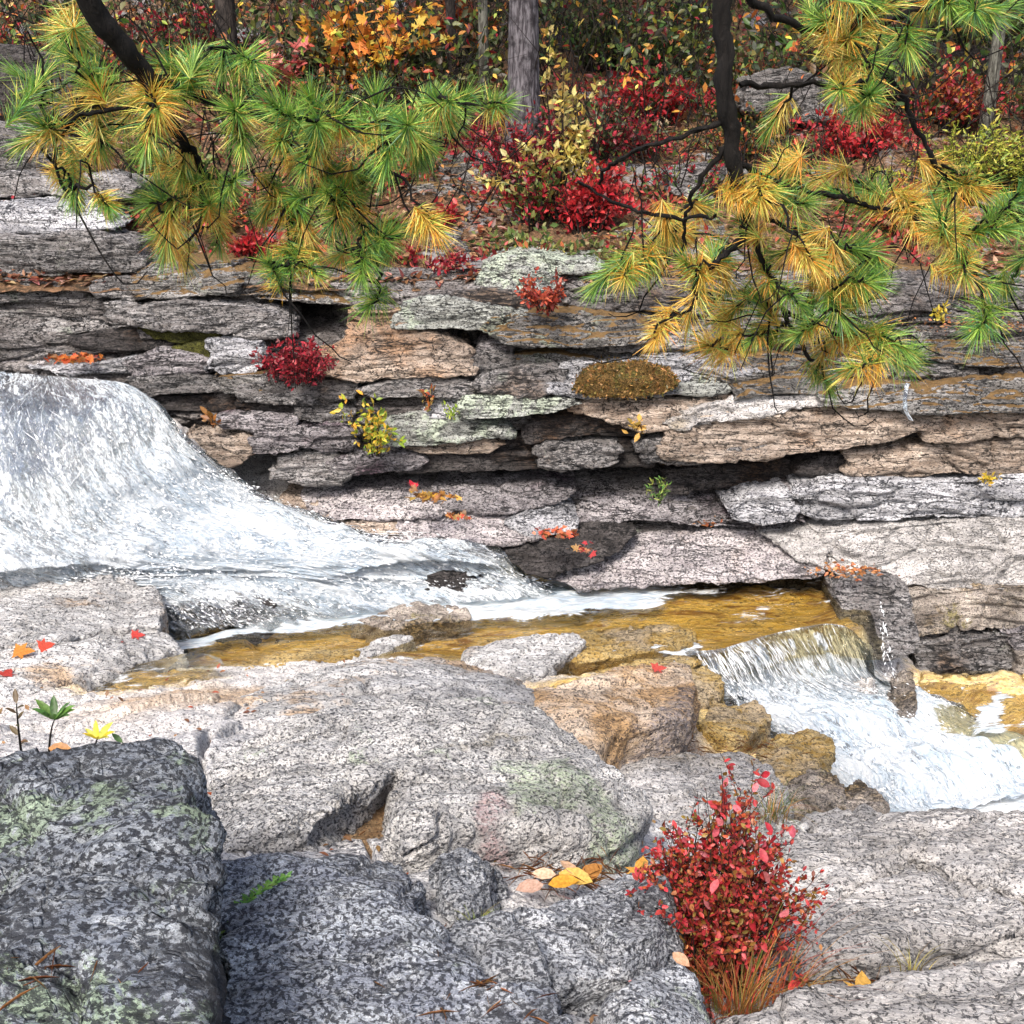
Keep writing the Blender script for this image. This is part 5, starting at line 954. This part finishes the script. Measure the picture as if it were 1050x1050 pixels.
LT = [(45,78,.5),(95,82,.3),(45,128,.2),(95,152,.5),(125,128,.3),(72,175,.3),(75,202,.5),(112,212,.5),(160,197,.5),(165,243,.3),(185,180,.4),(225,252,.3),(275,268,.5),(62,42,.6),(88,52,.2),(172,66,.8),(200,62,.9),(228,70,.9),
      (190,88,.3),(240,112,.5),(262,106,.9),(292,118,.6),(318,100,.8),(320,150,.5),(330,124,.7),(300,165,.4),(280,190,.6),(310,215,.5),(345,192,.5),(270,218,.6),(305,245,.5),(348,262,.5),(385,98,.85),(402,122,.5),(362,130,.6),(418,128,.7),
      (445,118,.6),(462,104,.6),(478,100,.8),(392,170,.8),(428,162,.9),(440,150,.7),(370,190,.7),(415,232,.3),(400,240,.6),(360,212,.6),(370,282,.9),(325,282,.4),(242,182,.7),(215,208,.4),(140,100,.3),(340,230,.5),(250,150,.5),(150,150,.4),(290,270,.4)]
bough('left pine bough with green and golden needle tufts, thick dark limb from the top left',
      [[(20,-260,2.35,20),(45,-120,2.4,18),(85,-10,2.45,16),(118,38,2.5,15),(148,74,2.55,13),(165,105,2.6,9),(185,140,2.65,7),(203,165,2.7,6),(210,190,2.7,4),(205,215,2.72,3)],
       [(150,80,2.55,5),(185,95,2.6,4.5),(235,110,2.65,3.5),(280,118,2.65,3),(330,140,2.7,2.5),(385,125,2.7,2)],
       [(160,112,2.6,3),(120,112,2.55,2.5),(80,120,2.5,2.4),(58,145,2.5,2.2),(58,175,2.5,2),(72,202,2.5,1.8)],
       [(150,75,2.55,3),(190,85,2.6,2.5),(215,52,2.7,2),(260,48,2.8,1.6)],
       [(270,120,2.65,2.5),(300,150,2.7,2.2),(330,180,2.7,2.2),(350,200,2.7,1.8)]], LT, 2.68, 21)
RT = [(612,292,.8),(640,285,.3),(655,276,.5),(702,268,.3),(690,232,.4),(725,217,.5),(706,242,.3),(722,300,.4),(706,326,.1),(745,288,.3),(770,205,.2),(790,132,.5),(805,165,.4),(792,195,.3),(830,190,.4),(852,196,.5),(882,192,.95),(820,242,.3),
      (860,250,.4),(886,262,.9),(840,266,.2),(800,262,.3),(790,292,.3),(820,312,.5),(850,300,.8),(862,325,.9),(870,300,.9),(892,290,.6),(820,342,.4),(860,352,.3),(892,345,.1),(925,356,.9),(838,380,.5),(872,378,.3),(900,366,.4),(922,372,.9),(850,396,.8),
      (722,352,.2),(893,62,.5),(900,42,.6),(930,48,.6),(872,40,.2),(842,20,.2),(830,8,.3),(862,92,.3),(882,100,.4),(990,192,.1),(968,200,.3),(950,222,.3),(985,252,.3),(1012,230,.7),(1040,222,.9),(1048,196,.8),(990,282,.2),(1042,270,.9),(1012,292,.5),(975,236,.2),(940,232,.2),
      (1000,12,.8),(1035,6,.8),(945,10,.5),(905,5,.3),(760,225,.2),(780,310,.4),(840,285,.4),(745,330,.4),(770,350,.5),(1060,240,.8),(1030,300,.8)]
bough('right pine bough hanging from a thick black trunk, needles green and gold',
      [[(748,-300,2.6,15),(742,-140,2.6,14),(739,-10,2.6,13),(742,60,2.6,12.5),(747,120,2.6,12),(752,165,2.6,11),(757,195,2.6,9),(765,222,2.6,7),(760,245,2.58,6),(742,262,2.55,5),(728,272,2.52,4)],
       [(765,222,2.6,6),(772,240,2.62,4.5),(785,275,2.65,3.5),(800,310,2.68,3),(818,345,2.7,2.5),(835,372,2.7,2)],
       [(750,-20,2.6,6),(790,15,2.65,5),(850,32,2.7,4.5),(900,25,2.7,4.5),(950,8,2.7,4),(1010,2,2.7,3),(1080,-15,2.7,3)],
       [(850,0,2.75,5),(880,35,2.75,4),(900,65,2.75,3.5),(925,100,2.75,3.2),(945,140,2.75,3),(970,185,2.75,4),(990,205,2.75,3),(1030,215,2.75,2),(1070,220,2.75,2)],
       [(760,85,2.6,4),(800,88,2.65,3.5),(850,85,2.7,3),(890,98,2.72,2.5),(930,102,2.72,2)],
       [(755,165,2.6,4.5),(790,185,2.62,3.5),(830,195,2.65,3.2),(870,205,2.65,3),(900,215,2.68,3),(940,220,2.7,2.5),(985,240,2.7,2)],
       [(757,190,2.6,4),(790,225,2.6,3.2),(830,245,2.62,3),(865,262,2.65,2)],
       [(742,125,2.6,4),(700,140,2.62,3),(660,152,2.7,3),(625,170,2.75,2.6),(615,188,2.78,2)],
       [(745,150,2.6,4),(715,190,2.62,2.8),(705,220,2.65,2.5),(700,260,2.68,2)],
       [(735,222,2.6,2.5),(690,222,2.65,2.5),(640,212,2.7,2),(592,185,2.75,1.5)],
       [(805,318,2.68,2.4),(850,340,2.7,2.4),(895,360,2.7,2.2)]], RT, 2.68, 22)
# ------------------------------------------------------------------ plants on the ledge and in the foreground
def wall_plant(name, label, cat, px, py, Y, wpx, hpx, nlf, size, pal, seed, **kw):
    b = at_y(px, py, Y); s = Y/.9355/FPX
    return shrub(name, label, cat, b, wpx*s, hpx*s, kw.pop('dep', wpx*s*.6), kw.pop('nst', max(5, nlf//14)), nlf, size, pal, seed, stem=kw.pop('stem', .002), lo=kw.pop('lo', .02), group=kw.pop('group', 'plants growing from the ledge wall'), **kw)
wall_plant('shrub', 'dark crimson mat of leaves in the mouth of the hollow', 'shrub', 302, 388, 6.95, 76, 48, 1500, .035, CRIM, 41, spread=.7, dep=.4)
wall_plant('plant', 'yellow-green plant growing from a crack in the ledge', 'plant', 384, 462, 6.72, 58, 62, 330, .05, [(.45,.5,.05),(.3,.42,.05),(.7,.52,.07),(.75,.45,.06),(.2,.32,.05)], 42, nst=26, dep=.25)
wall_plant('plant', 'small dry tan tuft on the thin grey slab', 'plant', 438, 415, 6.9, 16, 24, 40, .04, PALEY+ORG, 43, dep=.1)
wall_plant('plant', 'tiny bright green sprout on the pale flat stone', 'plant', 461, 426, 6.82, 18, 13, 40, .035, [(.3,.45,.05),(.4,.5,.08)], 44, dep=.1)
wall_plant('shrub', 'small rust-red shrub on the lens-shaped slab', 'shrub', 562, 314, 7.02, 56, 38, 420, .04, [(.4,.07,.04),(.5,.1,.05),(.3,.04,.03)], 45, dep=.3)
wall_plant('plant', 'green feathery sprig just under the black crevice', 'plant', 674, 512, 6.6, 26, 36, 130, .035, [(.18,.35,.07),(.13,.28,.06),(.35,.4,.1)], 46, wid=.5, dep=.12)
wall_plant('plant', 'yellow leaves hanging from a crack under the rust-stained slab', 'plant', 650, 436, 6.62, 26, 16, 26, .06, [(.75,.5,.13),(.7,.4,.1)], 47, droop=1.6, dep=.06, nst=8)
wall_plant('plant', 'orange-brown wilted leaves beside the waterfall edge', 'plant', 222, 434, 6.9, 16, 18, 24, .06, [(.4,.2,.05),(.3,.12,.03)], 48, dep=.1)
wall_plant('plant', 'little yellow plant under the streaked slab at the upper right', 'plant', 972, 326, 7.0, 24, 14, 50, .04, [(.75,.55,.07),(.55,.5,.08)], 49, dep=.1)
wall_plant('plant', 'tiny yellow plant on top of the white lichened slab', 'plant', 1010, 492, 6.6, 22, 10, 36, .04, [(.75,.5,.05),(.6,.45,.05)], 50, dep=.1)
mound = wall_rock('moss_cushion', 'thick orange-brown moss cushion on the broad lilac-grey slab', [(598,398),(606,382),(622,375),(655,373),(678,381),(686,394),(670,403),(640,407),(612,405)], 6.86, 'brownmoss', .5, .3, .05, .012, 5, .4, 'moss')
r = np.random.default_rng(51); nv = len(mound.data.vertices); co = np.empty(nv*3, np.float32); mound.data.vertices.foreach_get('co', co); co = co.reshape(-1, 3); sel = r.permutation(nv)[:2600]
mb = MB(); leaves(mb, LEAF, co[sel], rvec(2600, r)+np.array([0, -.5, .3]), rvec(2600, r), r.uniform(.014, .032, 2600), pick([(.42,.22,.07),(.3,.19,.05),(.2,.15,.04),(.55,.3,.12),(.1,.09,.03)], 2600, r)); mb.build('moss_frond', LEAFM, mound)['kind'] = 'stuff'
# the big red bush in the foreground
def stand(px, py, z): return at_z(px, py, z)
BR = [(.5,.04,.04),(.62,.06,.08),(.55,.05,.06),(.3,.03,.025),(.42,.05,.04),(.55,.08,.07),(.22,.05,.02),(.45,.16,.05),(.3,.2,.05),(.2,.1,.02),(.34,.03,.04),(.5,.1,.04)]
b0 = stand(722, 1015, -.5)
shrub('berry_bush', 'red autumn berry bush with small leaves in the foreground, by the bottom edge', 'bush', b0, .45, .74, .40, 460, 13000, .0155, BR, 61, None, tpl=OVAL, crm=.8, stem=.0022, spread=.3, lo=.2)
rb = bpy.context.scene.objects['berry_bush']
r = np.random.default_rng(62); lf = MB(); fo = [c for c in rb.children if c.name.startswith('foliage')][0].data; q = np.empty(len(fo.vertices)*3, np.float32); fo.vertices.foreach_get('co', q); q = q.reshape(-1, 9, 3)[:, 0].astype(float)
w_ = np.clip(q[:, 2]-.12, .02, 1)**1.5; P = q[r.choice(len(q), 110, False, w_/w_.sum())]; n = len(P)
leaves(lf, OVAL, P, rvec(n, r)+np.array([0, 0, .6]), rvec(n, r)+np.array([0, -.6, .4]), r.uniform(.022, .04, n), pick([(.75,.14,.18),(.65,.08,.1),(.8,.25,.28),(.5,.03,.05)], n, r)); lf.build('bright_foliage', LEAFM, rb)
def grass(name, label, base, n, L, spread, pal, seed, wd=.0016, lean=.9, group='grass tufts among the rocks', mind=0):
    r = np.random.default_rng(seed); th = r.random(n)*6.283; s = np.stack([np.cos(th), np.sin(th), th*0], 1)*(r.random(n)*spread)[:, None]
    out = np.stack([np.cos(th+r.normal(0, .6, n)), np.sin(th+r.normal(0, .6, n)), th*0], 1); Ln = L*r.uniform(.5, 1.15, n); le = lean*r.uniform(.3, 1.3, n)
    V = []; K = 6
    sd = np.cross(out, [0, 0, 1.])
    for k in range(K):
        u = k/(K-1); p = s+out*(le*Ln*u**1.8*.8)[:, None]; p[:, 2] += Ln*(u-.55*np.minimum(le, 1.3)*u**2.4); w = wd*(1-u*.9)
        V += [p-sd*w, p+sd*w]
    V = np.stack(V, 1).reshape(-1, 3); o = (np.arange(n)*2*K)[:, None]
    F = np.concatenate([o+np.array([2*k, 2*k+1, 2*k+3, 2*k+2]) for k in range(K-1)])
    mb = MB(); mb.add(V, F, np.repeat(pick(pal, n, r), 2*K, 0)); g = mb.build(name, LEAFM); g.location = [float(c) for c in base]
    return tag(g, label, 'grass', group)
GR = [(.5,.27,.08),(.45,.2,.06),(.55,.36,.14),(.3,.2,.06),(.2,.24,.06),(.4,.12,.05)]
grass('grass_tuft', 'arching orange-brown grass tuft at the foot of the red bush', stand(758, 1052, -.44), 420, .33, .15, GR+[(.5,.13,.06),(.45,.08,.05)], 63)
grass('grass_tuft', 'small orange and green grass tuft behind the red bush', stand(792, 838, -1.0), 120, .16, .07, GR+GRN, 64, lean=1.2)
grass('grass_tuft', 'little green grass blades in the dark crack left of the flat slab', stand(487, 955, -.16), 40, .07, .03, [(.3,.38,.08),(.4,.4,.12)], 65, .0012)
grass('grass_tuft', 'dry yellow-green grass tuft in the seam of the right slabs', stand(935, 1002, -.4), 34, .11, .03, [(.45,.42,.14),(.35,.3,.1),(.2,.13,.06)], 66, .0016, 1.2)
# sprigs
def sprig(name, label, base, tip, nlf, size, pal, seed, tpl=OVAL, wid=.7, cat='plant', rosette=False):
    r = np.random.default_rng(seed); root = empty(name, base, label, cat); tip = np.asarray(tip)-base; t = np.linspace(0, 1, 6)[:, None]; c = tip*t; c[:, 2] += .1*np.linalg.norm(tip)*np.sin(t[:, 0]*3.1)
    st = MB(); st.tube(c, np.linspace(.003, .0012, 6), 5); st.build('stem', TWIG, root)
    u = np.ones(nlf) if rosette else np.linspace(.15, 1, nlf); P = np.stack([np.interp(u, t[:, 0], c[:, j]) for j in range(3)], 1); th = np.arange(nlf)*2.4
    ax = tip/np.linalg.norm(tip); D = np.stack([np.cos(th), .6*np.sin(th), .35+.15*np.sin(th*2)], 1)+ax*.4
    lf = MB(); leaves(lf, tpl, P, D, np.tile([0, -.3, 1.], (nlf, 1))+rvec(nlf, r)*.25, size*r.uniform(.75, 1.15, nlf), pick(pal, nlf, r, .12), wid=wid); lf.build('leaf', LEAFM, root)
    return root
EV = [(.1,.22,.05),(.14,.28,.06),(.08,.17,.05)]
sprig('seedling', 'green leafy seedling behind the dark block boulder, with a brown withered twig at its left', stand(50, 776, .27), at_y(56, 738, 2.06), 9, .055, EV, 71, wid=.6, rosette=True)
sprig('seedling', 'withered brown twig left of the green seedling', stand(22, 774, .27), at_y(17, 722, 2.05), 7, .03, [(.14,.1,.05),(.2,.2,.1)], 72)
sprig('seedling', 'low bright yellow seedling on the block edge right of the green one', stand(98, 780, .28), at_y(100, 758, 2.0), 8, .045, [(.8,.62,.05),(.75,.55,.06),(.6,.6,.1)], 73, wid=.6, rosette=True)
sprig('seedling', 'single green leaf at the edge of the dark block boulder', stand(124, 782, .28), at_y(126, 762, 2.0), 2, .03, EV, 74)
sprig('sprig', 'bright green leafy sprig in the gap right of the dark block boulder', stand(216, 962, -.02), at_z(294, 900, .02), 60, .02, [(.2,.42,.08),(.14,.33,.07),(.28,.5,.1)], 75)
sprig('sprig', 'small dark green sprig low in the gap by the block boulder', stand(220, 985, -.02), at_z(226, 955, .02), 16, .016, [(.2,.3,.08),(.13,.22,.05)], 76)
# ------------------------------------------------------------------ fallen leaves
def fallen(label, px, py, z, size, col, ang, seed, tpl=OVAL, group='fallen leaves on the rocks', wid=1., zoff=.012):
    r = np.random.default_rng(seed); p = np.asarray(z if not np.isscalar(z) else at_z(px, py, z), float)
    mb = MB(); a = math.radians(ang); d = np.array([[math.cos(a), math.sin(a), r.normal(0, .12)]])
    leaves(mb, tpl, np.zeros((1, 3))-d*size*.5+np.array([0, 0, zoff]), d, np.array([[r.normal(0, .25), -.35+r.normal(0, .2), 1.]]), size, pick([col], 1, r, .05), wid=wid)
    o = mb.build('fallen_leaf', LEAFM); o.location = [float(c) for c in p]
    return tag(o, label, 'leaf', group)
FL = [('orange leaf alone on top of the whale-backed boulder', 449, 786, -.33, .055, (.75,.33,.05), 20, OVAL),
 ('round pale peach leaf at the left of the leaf heap in the crack', 557, 900, -.33, .07, (.8,.55,.38), 170, OVAL),
 ('pinkish tan leaf lying lowest in the leaf heap', 543, 913, -.32, .08, (.72,.45,.36), 200, OVAL),
 ('bright orange pointed leaf in the leaf heap', 578, 908, -.33, .085, (.8,.42,.05), 5, OVAL),
 ('yellow-orange leaf under the bright pointed leaf', 590, 903, -.34, .1, (.75,.5,.12), -25, OVAL),
 ('salmon leaf standing up in the leaf heap', 583, 893, -.34, .08, (.8,.5,.33), 120, OVAL),
 ('brown-orange leaf at the right of the leaf heap', 606, 898, -.35, .09, (.5,.24,.06), 40, OVAL),
 ('orange leaf caught between boulder and red bush', 657, 892, -.3, .08, (.78,.38,.08), 75, MAPLE),
 ('pink leaf in the lower crack by the grass blades', 474, 963, -.12, .055, (.75,.42,.32), 30, OVAL),
 ('tan leaf in the lower crack by the grass blades', 465, 970, -.1, .06, (.6,.36,.14), 60, OVAL),
 ('pink leaf on the pale rock end left of the red bush', 653, 1014, -.08, .04, (.75,.3,.27), -30, OVAL),
 ('small peach leaf at the foot of the red bush, left side', 698, 988, -.14, .05, (.8,.45,.3), -50, OVAL),
 ('tiny orange leaf on the dark rock near the bottom edge', 384, 1037, .02, .035, (.6,.2,.05), 80, OVAL),
 ('folded yellow-orange leaf in the seam of the right slabs', 885, 1016, -.36, .085, (.8,.45,.1), 80, MAPLE),
 ('red leaf cluster piece at the foot of the red bush', 815, 1015, -.36, .05, (.65,.05,.05), 30, OVAL),
 ('yellow leaf at the foot of the red bush', 820, 1033, -.34, .05, (.8,.55,.06), -20, OVAL),
 ('red leaf lying on the tan angular slab', 676, 687, -1.12, .08, (.75,.12,.1), 10, MAPLE),
 ('brown leaf under the green seedling', 62, 772, .31, .05, (.5,.24,.08), 0, OVAL),
 ('orange leaf on the striped pale slab at the left, largest of its row', 25, 670, -.93, .1, (.75,.3,.06), 10, MAPLE),
 ('red leaf right of the largest orange leaf on the striped slab', 48, 664, -.95, .08, (.7,.1,.06), 40, MAPLE),
 ('red maple leaf at the left end of the striped slab', 8, 692, -.9, .08, (.6,.07,.05), 90, MAPLE),
 ('orange leaf in the middle of the pale slab left of the golden water', 95, 665, -1.0, .07, (.7,.26,.08), 60, MAPLE),
 ('red leaf by the foot of the thin falls', 142, 653, -1.03, .07, (.65,.08,.07), 20, MAPLE),
 ('red leaf farther left of the thin falls foot', 122, 660, -1.02, .06, (.6,.1,.08), 100, MAPLE),
 ('orange leaf in shallow water below the pale slab', 93, 683, -1.0, .07, (.72,.36,.1), 150, MAPLE)]
for i, (lab, px, py, z, s, c, an, tp) in enumerate(FL): fallen(lab, px, py, z, s, c, an, 100+i, tp)
# small drifts of leaves caught on ledges (uncountable)
def drift(name, label, px, py, Y, wpx, dep, n, size, pal, seed, lift=0.):
    r = np.random.default_rng(seed); s = Y/.9355/FPX; c = at_y(px, py, Y); P = c+np.stack([r.normal(0, wpx*s*.28, n), r.normal(0, dep, n), lift+abs(r.normal(0, .012, n))], 1); n = n
    return litter(name, label, P, size*.72, pal+[(.3,.14,.06)], seed, MAPLE if size > .05 else LEAF, .5)
drift('leaf_drift', 'orange-red leaf drift on the flat slab at the far left', 76, 369, 7.12, 40, .05, 90, .06, [(.75,.16,.05),(.7,.25,.06),(.6,.1,.05)], 201)
drift('leaf_drift', 'orange needle and leaf drift in the wall corner by the pool', 868, 586, 6.3, 62, .05, 150, .05, [(.62,.26,.1),(.55,.2,.08),(.65,.33,.16)], 202)
drift('leaf_drift', 'yellow leaf drift under the black crevice', 442, 510, 6.5, 34, .03, 50, .06, [(.65,.42,.08),(.55,.3,.07)], 203)
drift('leaf_drift', 'red leaf drift on the dark streaked ledge', 569, 548, 6.3, 36, .04, 50, .055, [(.7,.12,.07),(.65,.2,.1)], 204)
drift('leaf_drift', 'red leaves below the drift on the dark streaked ledge', 595, 563, 6.2, 24, .04, 16, .06, [(.7,.08,.09),(.7,.3,.15)], 205)
drift('leaf_drift', 'brown leaves on the pinkish boulder seam', 725, 538, 6.35, 22, .03, 18, .05, [(.5,.2,.08),(.4,.15,.06)], 206)
drift('leaf_drift', 'red leaf caught beside the yellow drift', 426, 503, 6.5, 8, .02, 5, .07, [(.75,.04,.07)], 207)
drift('leaf_drift', 'orange needles strewn on the upper right ledge', 1010, 334, 7.0, 120, .12, 260, .035, [(.55,.22,.1),(.45,.2,.1)], 208)
drift('leaf_drift', 'red leaf drift low on the pale tan ledge', 474, 530, 6.4, 26, .03, 16, .06, [(.65,.1,.06),(.5,.25,.1)], 209)
def needles(name, label, px, py, z, w, d, n, seed, pal=[(.4,.18,.06),(.5,.26,.1),(.3,.12,.05)], L=.08):
    r = np.random.default_rng(seed); c = at_z(px, py, z); P = c+np.stack([r.normal(0, w, n), r.normal(0, d, n), abs(r.normal(0, .008, n))+.008], 1); D = rvec(n, r); D[:, 2] *= .15
    return tag((lambda mb: (leaves(mb, LEAF, P, D, np.tile([0, 0, 1.], (n, 1)), L*r.uniform(.6, 1.2, n), pick(pal, n, r, .2), wid=.028), mb.build(name, LEAFM))[1])(MB()), label, kind='stuff')
needles('needle_litter', 'rusty pine needles in the crack behind the flat slab', 600, 900, -.36, .14, .03, 160, 301)
needles('needle_litter', 'rusty pine needles in the lower crack', 455, 978, -.13, .06, .025, 60, 302)
needles('needle_litter', 'rusty pine needles on the dark rock near the bottom', 480, 1020, .01, .07, .03, 36, 303)
needles('needle_litter', 'rusty pine needles in the seam of the right slabs', 870, 1020, -.4, .14, .02, 130, 304)
needles('needle_litter', 'rusty pine needles in the hollow of the dark block boulder', 12, 950, .33, .05, .02, 16, 305)
needles('needle_litter', 'rusty pine needles on the dark block boulder', 48, 1012, .42, .05, .01, 14, 306)
needles('needle_litter', 'brown leaves and needles between the tan slab and the red bush', 745, 770, -1.35, .16, .07, 160, 307, L=.07)
needles('needle_litter', 'brown needles in the puddle', 350, 872, -.4, .05, .025, 30, 308)

r = np.random.default_rng(310); P = []
for i in range(420):
    px, py = r.uniform(-20, 1060), r.uniform(640, 1040); y = r.uniform(1.6, 5.6); x = (px-525)/FPX*y*1.15; P.append((x, y))
P = np.array(P); k = poly_dist(P, GOLD[0]) < -.05; P = P[k]; z = gz(P[:, 0], P[:, 1])+.008
litter('leaf_scatter', 'small curled brown leaf scraps strewn over the bedrock', np.stack([P[:, 0], P[:, 1], z], 1), .028, [(.3,.16,.07),(.4,.2,.09),(.22,.11,.05),(.5,.3,.15),(.45,.12,.06)], 311)
# ------------------------------------------------------------------ light
EL, RO = math.radians(52), math.radians(200)
w = bpy.data.worlds.new('World'); S.world = w; w.use_nodes = True; nt = w.node_tree; nt.nodes.clear()
sk = nt.nodes.new('ShaderNodeTexSky'); sk.sky_type = 'NISHITA'; sk.sun_disc = False; sk.sun_elevation = EL; sk.sun_rotation = RO; sk.air_density = 1.; sk.dust_density = 5.; sk.ozone_density = .6
bg = nt.nodes.new('ShaderNodeBackground'); bg.inputs[1].default_value = .13; ou = nt.nodes.new('ShaderNodeOutputWorld')
nt.links.new(sk.outputs[0], bg.inputs[0]); nt.links.new(bg.outputs[0], ou.inputs[0])
sl = bpy.data.lights.new('sun', 'SUN'); sl.energy = 2.0; sl.angle = math.radians(14); sl.color = (1, .95, .88)
so = bpy.data.objects.new('sun', sl); COL.objects.link(so)
sd = Vector((math.sin(RO)*math.cos(EL), math.cos(RO)*math.cos(EL), math.sin(EL)))
so.rotation_euler = sd.to_track_quat('Z', 'Y').to_euler()
S.view_settings.view_transform = 'Standard'; S.view_settings.look = 'None'; S.view_settings.gamma = 1; S.view_settings.exposure = 1.12
S.render.engine = 'CYCLES'; c = S.cycles; c.use_denoising = True; c.denoiser = 'OPENIMAGEDENOISE'; c.denoising_input_passes = 'RGB_ALBEDO_NORMAL'
c.max_bounces = 6; c.diffuse_bounces = 3; c.glossy_bounces = 2; c.transmission_bounces = 3; c.transparent_max_bounces = 10; c.caustics_reflective = False; c.caustics_refractive = False; c.sample_clamp_indirect = 5
